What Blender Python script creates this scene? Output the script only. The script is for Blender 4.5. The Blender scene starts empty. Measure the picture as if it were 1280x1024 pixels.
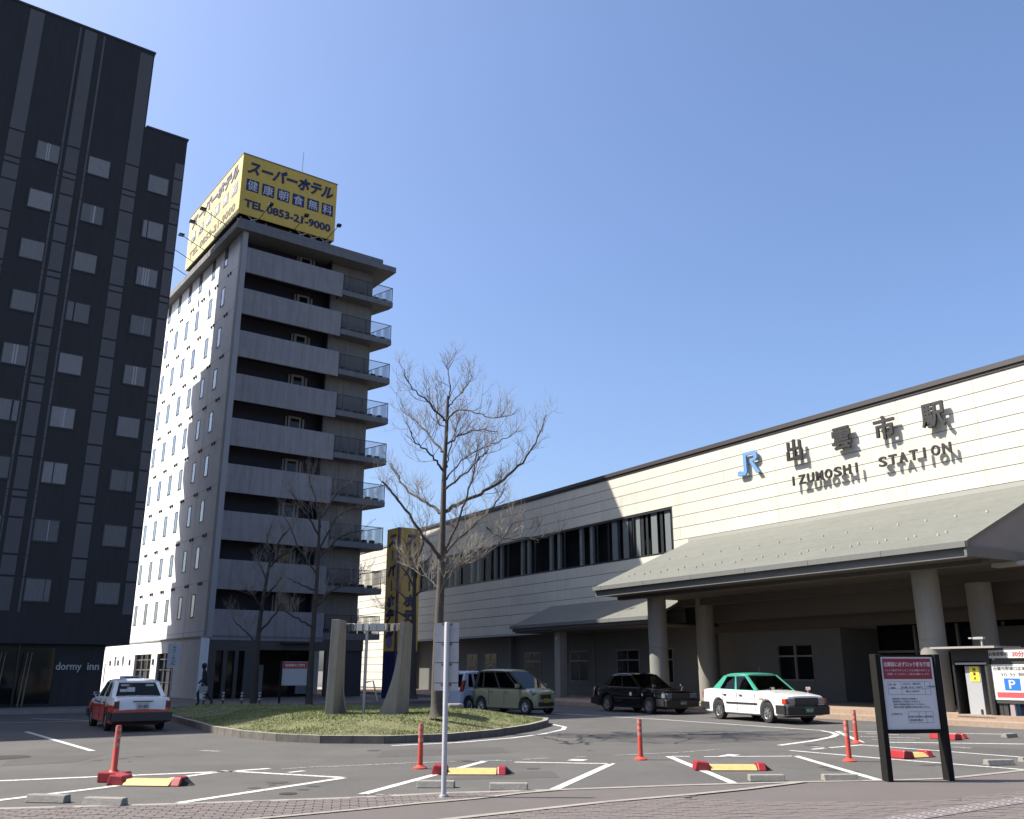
import bpy, math, random
import numpy as np
from mathutils import Vector, Matrix

# ------------------------------------------------------------------ camera, sky, sun
scn = bpy.context.scene
C = scn.collection
FPX, EYE = 1120.0, 1.6
PITCH = math.atan(326 / FPX)
cam_d = bpy.data.cameras.new('camera'); cam = bpy.data.objects.new('camera', cam_d); C.objects.link(cam)
cam_d.sensor_fit = 'HORIZONTAL'; cam_d.sensor_width = 36; cam_d.lens = 36 * FPX / 1280
cam_d.clip_end = 3000; cam_d.clip_start = 0.1
cam.location = (0, 0, EYE); cam.rotation_euler = (math.pi / 2 + PITCH, 0, 0)
scn.camera = cam
SUN = Vector((-.656, .023, .755)).normalized()
world = bpy.data.worlds.new('World'); scn.world = world; world.use_nodes = True
nt = world.node_tree; nt.nodes.clear()
sky = nt.nodes.new('ShaderNodeTexSky'); sky.sky_type = 'NISHITA'; sky.sun_disc = False
sky.sun_elevation = math.asin(SUN.z); sky.sun_rotation = math.atan2(SUN.x, SUN.y)
sky.air_density = 1.0; sky.dust_density = 3.2; sky.ozone_density = 3.8; sky.altitude = 0
bg = nt.nodes.new('ShaderNodeBackground'); bg.inputs[1].default_value = 0.104
wo = nt.nodes.new('ShaderNodeOutputWorld')
tn = nt.nodes.new('ShaderNodeVectorMath'); tn.operation = 'MULTIPLY'; tn.inputs[1].default_value = (.90, .94, 1.04)
nt.links.new(sky.outputs[0], tn.inputs[0]); nt.links.new(tn.outputs[0], bg.inputs[0]); nt.links.new(bg.outputs[0], wo.inputs[0])
sl = bpy.data.lights.new('sun', 'SUN'); sl.energy = 5.0; sl.angle = math.radians(.5); sl.color = (1, .94, .83)
so = bpy.data.objects.new('sun', sl); C.objects.link(so)
so.rotation_euler = SUN.to_track_quat('Z', 'Y').to_euler(); so.location = (-20, 0, 60)
vs = scn.view_settings; vs.view_transform = 'Standard'; vs.look = 'None'; vs.gamma = 1; vs.exposure = 1.15
vs.use_curve_mapping = False
scn.render.engine = 'CYCLES'; scn.cycles.max_bounces = 8

cp, sp = math.cos(PITCH), math.sin(PITCH)
def G(u, v, z=0.0):
    """point of a level plane seen at a pixel of the 1280x1024 photograph"""
    a = (u - 640) / FPX; b = (512 - v) / FPX
    d = Vector((a, cp - b * sp, sp + b * cp)); t = (z - EYE) / d.z
    return Vector((d.x * t, d.y * t, z))

# ------------------------------------------------------------------ materials
MATS = {}
FULL = {'white_tile_wall', 'car_white', 'road_paint', 'headlamp', 'brushed_steel', 'polished_steel', 'chrome', 'car_khaki', 'car_khaki_roof', 'billboard_yellow', 'pylon_yellow', 'letter_white', 'board_white', 'car_mint_green', 'flap_yellow', 'bollard_orange', 'inner_column', 'blind_pale', 'grass_blade', 'p_blue', 'rail_logo_blue', 'flap_red', 'sign_yellow', 'band_red', 'wheel_silver', 'twig'}
def mat(name, col, rough=.7, metal=0., var=.0, scale=3., bump=0., bscale=40., spec=.5, var2=.0, scale2=.3, coat=0., emit=0., streak=0., worn=None):
    if name in MATS: return MATS[name]
    if name not in FULL: col = tuple(c * .6 for c in col)
    m = bpy.data.materials.new(name); m.use_nodes = True; MATS[name] = m
    n = m.node_tree.nodes; l = m.node_tree.links; p = n['Principled BSDF']
    p.inputs['Roughness'].default_value = rough; p.inputs['Metallic'].default_value = metal
    p.inputs['Specular IOR Level'].default_value = spec; p.inputs['Coat Weight'].default_value = coat
    p.inputs['Base Color'].default_value = (*col, 1)
    m.diffuse_color = (*col, 1)
    geo = n.new('ShaderNodeNewGeometry')
    last = None
    for amt, sc in ((var, scale), (var2, scale2)):
        if not amt: continue
        t = n.new('ShaderNodeTexNoise'); t.inputs['Scale'].default_value = sc; t.inputs['Detail'].default_value = 6
        t.inputs['Roughness'].default_value = .65
        l.new(geo.outputs['Position'], t.inputs['Vector'])
        r = n.new('ShaderNodeMapRange'); r.inputs[1].default_value = .3; r.inputs[2].default_value = .7
        r.inputs[3].default_value = 1 - amt; r.inputs[4].default_value = 1 + amt
        l.new(t.outputs[0], r.inputs[0])
        mx = n.new('ShaderNodeVectorMath'); mx.operation = 'SCALE'
        if last is None: mx.inputs[0].default_value = col
        else: l.new(last, mx.inputs[0])
        l.new(r.outputs[0], mx.inputs['Scale']); last = mx.outputs[0]
    if streak:
        sc = n.new('ShaderNodeVectorMath'); sc.operation = 'MULTIPLY'; sc.inputs[1].default_value = (3.2, 3.2, .22)
        l.new(geo.outputs['Position'], sc.inputs[0])
        t = n.new('ShaderNodeTexNoise'); t.inputs['Scale'].default_value = 1.6; t.inputs['Detail'].default_value = 7; t.inputs['Roughness'].default_value = .7
        l.new(sc.outputs[0], t.inputs['Vector'])
        r = n.new('ShaderNodeMapRange'); r.inputs[1].default_value = .42; r.inputs[2].default_value = .72; r.inputs[3].default_value = 1; r.inputs[4].default_value = 1 - streak
        l.new(t.outputs[0], r.inputs[0]); mx = n.new('ShaderNodeVectorMath'); mx.operation = 'SCALE'
        if last is None: mx.inputs[0].default_value = col
        else: l.new(last, mx.inputs[0])
        l.new(r.outputs[0], mx.inputs['Scale']); last = mx.outputs[0]
    if worn:
        under, amount = worn
        t = n.new('ShaderNodeTexNoise'); t.inputs['Scale'].default_value = 17; t.inputs['Detail'].default_value = 9; t.inputs['Roughness'].default_value = .75
        l.new(geo.outputs['Position'], t.inputs['Vector'])
        r = n.new('ShaderNodeMapRange'); r.inputs[1].default_value = .62 - amount; r.inputs[2].default_value = .66 - amount
        l.new(t.outputs[0], r.inputs[0]); mx = n.new('ShaderNodeMix'); mx.data_type = 'VECTOR'
        l.new(r.outputs[0], mx.inputs[0])
        if last is None: mx.inputs[4].default_value = col
        else: l.new(last, mx.inputs[4])
        mx.inputs[5].default_value = under; last = mx.outputs[1]
    if last is not None: l.new(last, p.inputs['Base Color'])
    if bump:
        t = n.new('ShaderNodeTexNoise'); t.inputs['Scale'].default_value = bscale; t.inputs['Detail'].default_value = 4
        l.new(geo.outputs['Position'], t.inputs['Vector'])
        b = n.new('ShaderNodeBump'); b.inputs['Strength'].default_value = bump; b.inputs['Distance'].default_value = .02
        l.new(t.outputs[0], b.inputs['Height']); l.new(b.outputs[0], p.inputs['Normal'])
    if emit:
        p.inputs['Emission Color'].default_value = (*col, 1); p.inputs['Emission Strength'].default_value = emit
    return m

def objvar(name, col, amt, rough=.7, **k):
    """material whose tone differs a little from piece to piece"""
    if name in MATS: return MATS[name]
    m = mat(name, col, rough, **k); n = m.node_tree.nodes
    if name not in FULL: col = tuple(c * .6 for c in col)
    n = m.node_tree.nodes; l = m.node_tree.links; p = n['Principled BSDF']
    oi = n.new('ShaderNodeObjectInfo')
    r = n.new('ShaderNodeMapRange'); r.inputs[3].default_value = 1 - amt; r.inputs[4].default_value = 1 + amt
    l.new(oi.outputs['Random'], r.inputs[0])
    mx = n.new('ShaderNodeVectorMath'); mx.operation = 'SCALE'
    src = p.inputs['Base Color'].links[0].from_socket if p.inputs['Base Color'].links else None
    if src: l.new(src, mx.inputs[0])
    else: mx.inputs[0].default_value = col
    l.new(r.outputs[0], mx.inputs['Scale']); l.new(mx.outputs[0], p.inputs['Base Color'])
    return m

def glass(name, tint, ior=1.5, rough=.02, gl=1.):
    if name in MATS: return MATS[name]
    m = bpy.data.materials.new(name); m.use_nodes = True; MATS[name] = m
    n = m.node_tree.nodes; l = m.node_tree.links; n.clear()
    o = n.new('ShaderNodeOutputMaterial'); t = n.new('ShaderNodeBsdfTransparent'); t.inputs[0].default_value = (*tint, 1)
    g = n.new('ShaderNodeBsdfGlossy'); g.inputs['Roughness'].default_value = rough; g.inputs[0].default_value = (gl, gl, gl, 1)
    ge = n.new('ShaderNodeNewGeometry'); dt = n.new('ShaderNodeVectorMath'); dt.operation = 'DOT_PRODUCT'
    l.new(ge.outputs['Incoming'], dt.inputs[0]); l.new(ge.outputs['Normal'], dt.inputs[1])
    def mth(op, a, b=None):
        q = n.new('ShaderNodeMath'); q.operation = op
        for i, v in enumerate((a, b)):
            if v is None: continue
            if isinstance(v, (int, float)): q.inputs[i].default_value = v
            else: l.new(v, q.inputs[i])
        return q.outputs[0]
    f0 = ((ior - 1) / (ior + 1)) ** 2
    fr_ = mth('ADD', mth('MULTIPLY', mth('POWER', mth('SUBTRACT', 1.0, mth('ABSOLUTE', dt.outputs['Value'])), 5.0), 1 - f0), f0)
    x = n.new('ShaderNodeMixShader'); l.new(fr_, x.inputs[0]); l.new(t.outputs[0], x.inputs[1]); l.new(g.outputs[0], x.inputs[2])
    l.new(x.outputs[0], o.inputs[0]); return m

asphalt = mat('asphalt', (.117, .110, .103), .9, var=.22, scale=34, var2=.20, scale2=.5, bump=.5, bscale=110)
patch = mat('asphalt_patch', (.094, .088, .083), .92, var=.15, scale=26, var2=.1, scale2=.6, bump=.5, bscale=110)
sealant = mat('tar_sealant', (.035, .035, .036), .6, var=.2, scale=8)
paint = mat('road_paint', (.46, .46, .44), .75, worn=((.08, .078, .072), .075), var=.12, scale=14, var2=.1, scale2=2.)
paint_worn = mat('worn_road_paint', (.50, .49, .46), .85, worn=((.062, .06, .056), .14), var=.35, scale=22)
pavemat = mat('path_asphalt', (.145, .125, .117), .9, var=.08, scale=25, var2=.08, scale2=.7, bump=.4, bscale=90)
paver_joint = mat('paver_joint', (.12, .098, .092), .95, var=.2, scale=20)
brickm = objvar('clay_paver', (.185, .155, .145), .14, .9, var=.15, scale=30, bump=.4, bscale=60)
kerbm = mat('concrete_kerb', (.36, .33, .29), .9, var=.15, scale=8, var2=.12, scale2=1.2, bump=.4, bscale=50)
concm = mat('concrete', (.34, .32, .29), .9, var=.16, scale=6, var2=.12, scale2=.9, bump=.5, bscale=40)
tanm = mat('tan_paving', (.42, .31, .23), .9, var=.12, scale=9, var2=.1, scale2=.8)
sidem = mat('sidewalk_paving', (.22, .19, .17), .9, var=.12, scale=9, var2=.1, scale2=.8)
soilm = mat('turf_soil', (.17, .17, .07), .95, var=.3, scale=6)
black = mat('black_paint', (.015, .015, .016), .35)
blackp = mat('black_plastic', (.02, .02, .021), .55)
rubber = mat('rubber', (.018, .018, .018), .85)
steel = mat('brushed_steel', (.55, .56, .58), .32, 1.)
galv = mat('galvanised_steel', (.42, .43, .45), .5, .6, var=.1, scale=6)
whitep = mat('white_paint', (.72, .72, .70), .5, var=.04, scale=2)

# ------------------------------------------------------------------ mesh helpers
class MB:
    def __init__(s): s.v = []; s.f = []; s.mi = []
    def box(s, x0, x1, y0, y1, z0, z1, mi=0):
        b = len(s.v)
        s.v += [(x0, y0, z0), (x1, y0, z0), (x1, y1, z0), (x0, y1, z0), (x0, y0, z1), (x1, y0, z1), (x1, y1, z1), (x0, y1, z1)]
        s.f += [(b, b + 3, b + 2, b + 1), (b + 4, b + 5, b + 6, b + 7), (b, b + 1, b + 5, b + 4), (b + 1, b + 2, b + 6, b + 5), (b + 2, b + 3, b + 7, b + 6), (b + 3, b, b + 4, b + 7)]
        s.mi += [mi] * 6; return s
    def hexa(s, pts, mi=0):
        b = len(s.v); s.v += [tuple(p) for p in pts]
        s.f += [(b, b + 3, b + 2, b + 1), (b + 4, b + 5, b + 6, b + 7), (b, b + 1, b + 5, b + 4), (b + 1, b + 2, b + 6, b + 5), (b + 2, b + 3, b + 7, b + 6), (b + 3, b, b + 4, b + 7)]
        s.mi += [mi] * 6; return s
    def poly(s, pts, mi=0):
        b = len(s.v); s.v += [tuple(p) for p in pts]; s.f.append(tuple(range(b, b + len(pts)))); s.mi.append(mi); return s
    def prism(s, pts, axis, a, c, mi=0):
        """closed outline pts (2D) swept along an axis from a to c"""
        def mk(p, t): return {'x': (t, p[0], p[1]), 'y': (p[0], t, p[1]), 'z': (p[0], p[1], t)}[axis]
        n = len(pts); b = len(s.v)
        s.v += [mk(p, a) for p in pts] + [mk(p, c) for p in pts]
        s.f.append(tuple(range(b + n - 1, b - 1, -1))); s.f.append(tuple(range(b + n, b + 2 * n)))
        for i in range(n): j = (i + 1) % n; s.f.append((b + i, b + j, b + n + j, b + n + i))
        s.mi += [mi] * (n + 2); return s
    def tube(s, pts, rs, n=8, caps=True, mi=0):
        pts = [Vector(p) for p in pts]; b = len(s.v)
        if not hasattr(rs, '__len__'): rs = [rs] * len(pts)
        ref = None
        for i, p in enumerate(pts):
            d = (pts[min(i + 1, len(pts) - 1)] - pts[max(i - 1, 0)]).normalized()
            if ref is None: ref = d.orthogonal().normalized()
            a = (ref - d * ref.dot(d))
            a = a.normalized() if a.length > 1e-6 else d.orthogonal().normalized()
            ref = a; c = d.cross(a)
            for k in range(n):
                t = 2 * math.pi * k / n; s.v.append(tuple(p + (a * math.cos(t) + c * math.sin(t)) * rs[i]))
        for i in range(len(pts) - 1):
            for k in range(n):
                k2 = (k + 1) % n; s.f.append((b + i * n + k, b + i * n + k2, b + (i + 1) * n + k2, b + (i + 1) * n + k)); s.mi.append(mi)
        if caps:
            s.f.append(tuple(b + k for k in range(n - 1, -1, -1))); s.f.append(tuple(b + (len(pts) - 1) * n + k for k in range(n))); s.mi += [mi, mi]
        return s
    def lathe(s, prof, n=20, cx=0, cy=0, mi=0, caps=True):
        """prof list of (r,z) bottom to top"""
        b = len(s.v)
        for r, z in prof:
            for k in range(n): t = 2 * math.pi * k / n; s.v.append((cx + r * math.cos(t), cy + r * math.sin(t), z))
        for i in range(len(prof) - 1):
            for k in range(n):
                k2 = (k + 1) % n; s.f.append((b + i * n + k, b + i * n + k2, b + (i + 1) * n + k2, b + (i + 1) * n + k)); s.mi.append(mi)
        if not caps: return s
        s.f.append(tuple(b + k for k in range(n - 1, -1, -1))); s.f.append(tuple(b + (len(prof) - 1) * n + k for k in range(n))); s.mi += [mi, mi]
        return s
    def mesh(s, name, mats, smooth=None):
        me = bpy.data.meshes.new(name); me.from_pydata(s.v, [], s.f)
        for m in (mats if isinstance(mats, (list, tuple)) else [mats]): me.materials.append(m)
        if len(me.materials) > 1: me.polygons.foreach_set('material_index', s.mi)
        if smooth is not None:
            me.polygons.foreach_set('use_smooth', [True] * len(me.polygons)); me.set_sharp_from_angle(angle=math.radians(smooth))
        me.update(); return me
    def each(s, name, mats, parent=None, **k):
        """every loose piece becomes an object of its own"""
        par = list(range(len(s.v)))
        def fd(a):
            while par[a] != a: par[a] = par[par[a]]; a = par[a]
            return a
        for f in s.f:
            for q in f[1:]: par[fd(q)] = fd(f[0])
        grp = {}
        for i, f in enumerate(s.f): grp.setdefault(fd(f[0]), []).append(i)
        out = []
        for fs in grp.values():
            m = MB(); mp = {}
            for i in fs:
                for q in s.f[i]:
                    if q not in mp: mp[q] = len(m.v); m.v.append(s.v[q])
                m.f.append(tuple(mp[q] for q in s.f[i])); m.mi.append(s.mi[i])
            out.append(m.build(name, mats, parent, **k))
        return out
    def build(s, name, mats, parent=None, loc=(0, 0, 0), smooth=None, rz=0, bevel=0):
        o = bpy.data.objects.new(name, s.mesh(name, mats, smooth)); C.objects.link(o); o.location = loc; o.rotation_euler = (0, 0, rz)
        if parent is not None: o.parent = parent
        if bevel:
            b = o.modifiers.new('bevel', 'BEVEL'); b.width = bevel; b.segments = 2; b.limit_method = 'ANGLE'; b.angle_limit = math.radians(40)
        return o
def inst(name, me, parent=None, loc=(0, 0, 0), rot=(0, 0, 0), scale=(1, 1, 1)):
    o = bpy.data.objects.new(name, me); C.objects.link(o); o.location = loc; o.rotation_euler = rot; o.scale = scale
    if parent is not None: o.parent = parent
    return o
def tag(o, label=None, cat=None, group=None, kind=None):
    if label: o['label'] = label
    if cat: o['category'] = cat
    if group: o['group'] = group
    if kind: o['kind'] = kind
    return o
def thing(name, label, cat, loc=(0, 0, 0), rz=0, group=None):
    o = bpy.data.objects.new(name, None); C.objects.link(o); o.location = loc; o.rotation_euler = (0, 0, rz); o.empty_display_size = .2
    return tag(o, label, cat, group)
def struct(name, bm, m, z=0, **k):
    o = bm.build(name, m, None, **k); o['kind'] = 'structure'; return o
def copy_tree(o, parent=None):
    c = o.copy(); C.objects.link(c); c.parent = parent
    for ch in list(o.children): copy_tree(ch, c)
    return c

TXT = {}
def text_geo(s, extrude, bold, shear):
    key = (s, extrude, bold, shear)
    if key in TXT: return TXT[key]
    cu = bpy.data.curves.new('t', 'FONT'); cu.body = s; cu.extrude = extrude; cu.offset = bold; cu.shear = shear
    cu.resolution_u = 3; cu.fill_mode = 'BOTH'; cu.size = 1
    o = bpy.data.objects.new('t', cu); C.objects.link(o)
    dg = bpy.context.evaluated_depsgraph_get(); dg.update()
    me = o.evaluated_get(dg).to_mesh()
    v = [tuple(a.co) for a in me.vertices]; f = [tuple(p.vertices) for p in me.polygons]
    o.evaluated_get(dg).to_mesh_clear(); bpy.data.objects.remove(o); bpy.data.curves.remove(cu)
    if not v: v = [(0, 0, 0), (1, 0, 0), (0, 1, 0)]; f = [(0, 1, 2)]
    a = np.array(v); lo = a.min(0); hi = a.max(0)
    TXT[key] = (a, f, lo, hi); return TXT[key]
def text(s, m, parent, cen, w=None, h=None, X=(1, 0, 0), Z=(0, 0, 1), depth=.01, bold=0., shear=0., name='lettering', size=None, fat=0.):
    """flat lettering centred on cen, width w / height h, in the plane of X and Z"""
    a, f, lo, hi = text_geo(s, .02, bold, shear)
    sx = (w / (hi[0] - lo[0])) if w else None; sz = (h / (hi[1] - lo[1])) if h else None
    if size: sx = sz = size
    sx = sx or sz; sz = sz or sx
    X = np.array(X, float); Z = np.array(Z, float); N = np.cross(X, Z)
    c = (lo + hi) / 2
    P = np.array(cen, float) + np.outer((a[:, 0] - c[0]) * sx, X) + np.outer((a[:, 1] - c[1]) * sz, Z) + np.outer((a[:, 2] + .02) / .04 * depth, N)
    if fat:
        n0 = len(P); Q = [P]; F2 = list(f)
        for i, (dx, dz) in enumerate(((1, 0), (-1, 0), (0, 1), (0, -1), (.7, .7), (-.7, -.7), (.7, -.7), (-.7, .7))):
            Q.append(P + X * dx * fat + Z * dz * fat - N * .0006 * (i + 1)); F2 += [tuple(k + n0 * (i + 1) for k in q) for q in f]
        P = np.vstack(Q); f = F2
    me = bpy.data.meshes.new(name); me.from_pydata([tuple(p) for p in P], [], f); me.materials.append(m)
    o = bpy.data.objects.new(name, me); C.objects.link(o)
    if parent is not None: o.parent = parent
    return o

# ------------------------------------------------------------------ ground
R36 = math.radians(36.58)
g = MB().poly([(-900, -300, 0), (900, -300, 0), (900, 1500, 0), (-900, 1500, 0)])
struct('ground', g, mat('ground_paving', (.16, .15, .14), .95, var=.1, scale=2), loc=(0, 0, -.03))
KERB = [(-500, 1034), (0, 1011.6), (220, 1005.8), (440, 998), (557, 992), (688, 988.3), (860, 982), (1005, 978), (1120, 976), (1183, 973.8), (1230, 969), (1280, 963.6), (1500, 935)]
kp = [G(*p) for p in KERB]
far = [(60, 60, 0), (60, 120, 0), (-120, 120, 0), (-120, 9.5, 0)]
g = MB().poly([tuple(p) for p in kp] + far)
struct('road', g, asphalt)
STRIP_A = [(250, 1032), (330, 1024), (440, 1013.7), (520, 1005.6), (592, 999.5), (650, 992.5), (700, 988.3)]
STRIP_B = [(470, 1036), (576, 1024), (760, 1003.7), (860, 995), (930, 988), (1005, 978.6)]
L2 = [(700, 1010), (870, 1000), (1000, 1003.5), (1100, 1003), (1190, 1000), (1280, 990), (1500, 962)]
base = MB().poly([tuple(p) for p in kp] + [(30, 14, 0), (30, -20, 0), (-30, -20, 0), (-30, 8, 0)])
struct('pavement', base, paver_joint, loc=(0, 0, -.006))

def ribbon(mb, pts, w, z=0., mi=0):
    pts = [Vector((p[0], p[1], 0)) for p in pts]; L = []; R = []
    for i, p in enumerate(pts):
        d0 = (p - pts[i - 1]).normalized() if i else (pts[1] - p).normalized()
        d1 = (pts[i + 1] - p).normalized() if i < len(pts) - 1 else d0
        d = (d0 + d1).normalized(); n = Vector((-d.y, d.x, 0)); k = 1 / max(.5, n.dot(Vector((-d0.y, d0.x, 0))))
        L.append(p + n * w / 2 * k); R.append(p - n * w / 2 * k)
    for i in range(len(pts) - 1):
        mb.poly([(R[i].x, R[i].y, z), (R[i + 1].x, R[i + 1].y, z), (L[i + 1].x, L[i + 1].y, z), (L[i].x, L[i].y, z)], mi)
def pt_in(poly, x, y):
    c = False; j = len(poly) - 1
    for i in range(len(poly)):
        xi, yi = poly[i][0], poly[i][1]; xj, yj = poly[j][0], poly[j][1]
        if (yi > y) != (yj > y) and x < (xj - xi) * (y - yi) / (yj - yi) + xi: c = not c
        j = i
    return c
# smooth grey path between the two pale strips, and right of the second
pa = [G(*p) for p in STRIP_A]; pb = [G(*p) for p in STRIP_B]; pl2 = [G(*p) for p in L2]
grey1 = [tuple(p) for p in pa] + [tuple(kp[6]), tuple(kp[7])] + [tuple(p) for p in pb[::-1]]
grey2 = [tuple(pb[3]), tuple(pb[4]), tuple(pb[5])] + [tuple(p) for p in kp[8:]] + [tuple(p) for p in pl2[:0:-1]]
g = MB().poly(grey1).poly(grey2)
struct('path', g, pavemat, loc=(0, 0, .003))
g = MB()
ribbon(g, kp, .13, .010)
ribbon(g, pa, .10, .014); ribbon(g, pb, .12, .018)
struct('flush_kerb', g, kerbm)
# clay pavers: the nearest 300 as parts, the rest joined
rng = random.Random(4)
bw, bh = .22, .11
pave = bpy.data.objects['pavement']
kerbpoly = [tuple(p) for p in kp] + [(30, 14, 0), (30, -20, 0), (-30, -20, 0), (-30, 8, 0)]
bm1 = MB().prism([(-bw / 2 + .006, -bh / 2 + .006), (bw / 2 - .006, -bh / 2 + .006), (bw / 2 - .006, bh / 2 - .006), (-bw / 2 + .006, bh / 2 - .006)], 'z', 0, .014)
bme = bm1.mesh('brick', brickm)
ang = math.radians(10); cells = []
for i in range(-60, 70):
    for j in range(60, 190):
        lx = (i + (.5 if j % 2 else 0)) * bw; ly = j * bh
        x = lx * math.cos(ang) - ly * math.sin(ang); y = lx * math.sin(ang) + ly * math.cos(ang)
        if y < 8.8 or y > 16.5 or abs(x) > .62 * y + .6: continue
        if not pt_in(kerbpoly, x, y) or pt_in(grey1, x, y) or pt_in(grey2, x, y): continue
        cells.append((y + 3. * max(0, abs(x) / y - .60), x, y))
cells = [c for c in cells if c[2] > 9.9]
cells.sort(); rest = MB()
for k, (d, x, y) in enumerate(cells):
    dz = rng.uniform(-.0025, .0015)
    if k < 300: inst('brick', bme, pave, (x, y, .002 + dz + .006 - .006), (0, 0, ang))
    else:
        c, s_ = math.cos(ang), math.sin(ang); h = bw / 2 - .006; q = bh / 2 - .006; P = []
        for zz in (-.006, .010 + dz):
            for a, b in ((-h, -q), (h, -q), (h, q), (-h, q)): P.append((x + a * c - b * s_, y + a * s_ + b * c, zz))
        rest.hexa(P)
o = rest.build('brick_field', brickm, pave, loc=(0, 0, .006)); o['kind'] = 'stuff'
# tactile strip of raised bars, lower right
g = MB()
tA, tB = G(1087, 1026), G(1500, 962)
td = (tB - tA).normalized(); tn = Vector((-td.y, td.x, 0)); Lt = (tB - tA).length
tp = MB(); tpm = mat('tactile_tile_a', (.23, .19, .18), .9, var=.12, scale=12)
for k in range(int(Lt / .3)):
    c = tA + td * (k * .3 + .15) - tn * .19
    tp = MB().prism([(-.147, -.147), (.147, -.147), (.147, .147), (-.147, .147)], 'z', 0, .012)
    for b in (-.105, -.035, .035, .105): tp.hexa([(-.13, b - .014, .012), (.13, b - .014, .012), (.13, b + .014, .012), (-.13, b + .014, .012), (-.12, b - .009, .018), (.12, b - .009, .018), (.12, b + .009, .018), (-.12, b + .009, .018)])
    if k == 0: tme = tp.mesh('tactile_tile', mat('tactile_tile2', (.30, .26, .25), .85, var=.12, scale=12))
    inst('tactile_tile', tme, pave, (c.x, c.y, .012), (0, 0, math.atan2(td.y, td.x)))

# road markings
def line(pts, w=.13, m=None, z=.005, name='road_marking'):
    g = MB(); ribbon(g, [G(*p) for p in pts], w, z); return struct(name, g, m or paint)
for pts, w, m in [
    ([(-200, 984), (0, 976.5), (144, 970.4), (289, 964.5), (337, 961)], .14, None),
    ([(-150, 1022), (0, 1000.6), (132, 984.5), (285, 963.8)], .14, None),
    ([(285, 964.2), (430, 972.4)], .13, None), ([(430, 972.8), (223, 1004.2)], .14, None),
    ([(361, 966), (380, 964)], .12, None), ([(352, 961.3), (409, 958.3)], .10, paint_worn),
    ([(409, 958.8), (513, 954), (626, 950.5)], .11, paint_worn),
    ([(654, 949.8), (686, 947.7)], .12, paint_worn), ([(720, 946.8), (733, 946.4)], .12, paint_worn),
    ([(767, 944.6), (846, 941)], .10, paint_worn), ([(846, 941), (900, 937)], .08, paint_worn),
    ([(452.7, 993.2), (605.6, 952)], .14, None), ([(455, 993.2), (550, 995)], .05, paint_worn),
    ([(568, 952), (640, 951)], .08, paint_worn),
    ([(643.5, 953), (764, 955)], .12, None), ([(765, 954.6), (692, 987.5)], .14, None), ([(718, 951.3), (726, 949.5)], .3, paint),
    ([(836, 945.8), (920, 980.6)], .14, None), ([(840, 945.7), (862, 945.9)], .1, None), ([(880, 946.2), (995, 945.5)], .1, None),
    ([(994, 945.2), (1100, 976)], .14, None), ([(905, 946), (918, 943.5)], .25, paint),
    ([(987.5, 938.4), (1100, 948.2), (1280, 962.5), (1400, 972)], .12, None),
    ([(1015, 937), (1077, 931.5), (1280, 947), (1400, 957)], .12, None), ([(1016, 933.5), (1035, 935.6)], .2, paint_worn),
    ([(1100, 928), (1400, 932)], .16, None), ([(1046, 914.4), (1252, 918)], .13, None), ([(1046, 914.4), (1078, 928.5)], .13, None),
    ([(1075, 921), (1150, 923)], .25, paint_worn), ([(1083, 917.5), (1123, 918.5)], .3, paint_worn), ([(1090, 925), (1145, 925.5)], .16, paint_worn),
    ([(973.8, 932), (1015, 926.5), (1040, 921.5), (1046, 918.5), (1040, 915.8), (1028, 914)], .15, None),
    ([(640, 890.6), (695, 892), (754, 895.6), (820, 899.2), (900, 904.7), (960, 908.8), (1030, 913.6)], .13, None),
    ([(489, 932.4), (571, 928.6), (640, 922.8), (680, 917.5), (704, 912.2), (706, 909), (690, 905.5)], .13, None),
    ([(33, 915), (115.5, 939)], .13, None), ([(-200, 908), (0, 904), (113, 901.6)], .12, None), ([(39.5, 898.5), (113, 901.2)], .1, None),
    ([(216, 899), (236, 899.6)], .3, None), ([(1190, 934), (1215, 935.4)], .2, paint_worn), ([(250, 938.5), (275, 939.5)], .2, paint_worn)]:
    line(pts, w, m)
for P_ in ([(0, 958), (95, 953), (130, 944), (20, 946)], [(470, 947), (640, 941), (625, 934), (480, 938)], [(1130, 938), (1290, 945), (1290, 937), (1140, 931.5)], [(560, 975), (700, 972), (690, 964), (580, 966)]):
    g = MB().poly([tuple(G(*p)) for p in P_[::1]]); struct('road', g, patch, loc=(0, 0, .0025))
rng = random.Random(12); stain = mat('oil_stain', (.060, .057, .054), .7, var=.15, scale=20)
for k in range(26):
    u, v = rng.choice([(340, 985), (610, 966), (930, 958), (1010, 962), (1180, 950), (720, 940), (420, 945), (150, 950), (800, 905), (1000, 925)]); c = G(u + rng.uniform(-60, 60), v + rng.uniform(-7, 7)); r0 = rng.uniform(.04, .16); g = MB()
    g.poly([(c.x + r0 * (1 + rng.uniform(-.3, .3)) * math.cos(q * .628) * 1.2, c.y + r0 * (1 + rng.uniform(-.3, .3)) * math.sin(q * .628), 0) for q in range(10)]); struct('road_stain', g, stain, loc=(0, 0, .0035 + k * .00002))
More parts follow.
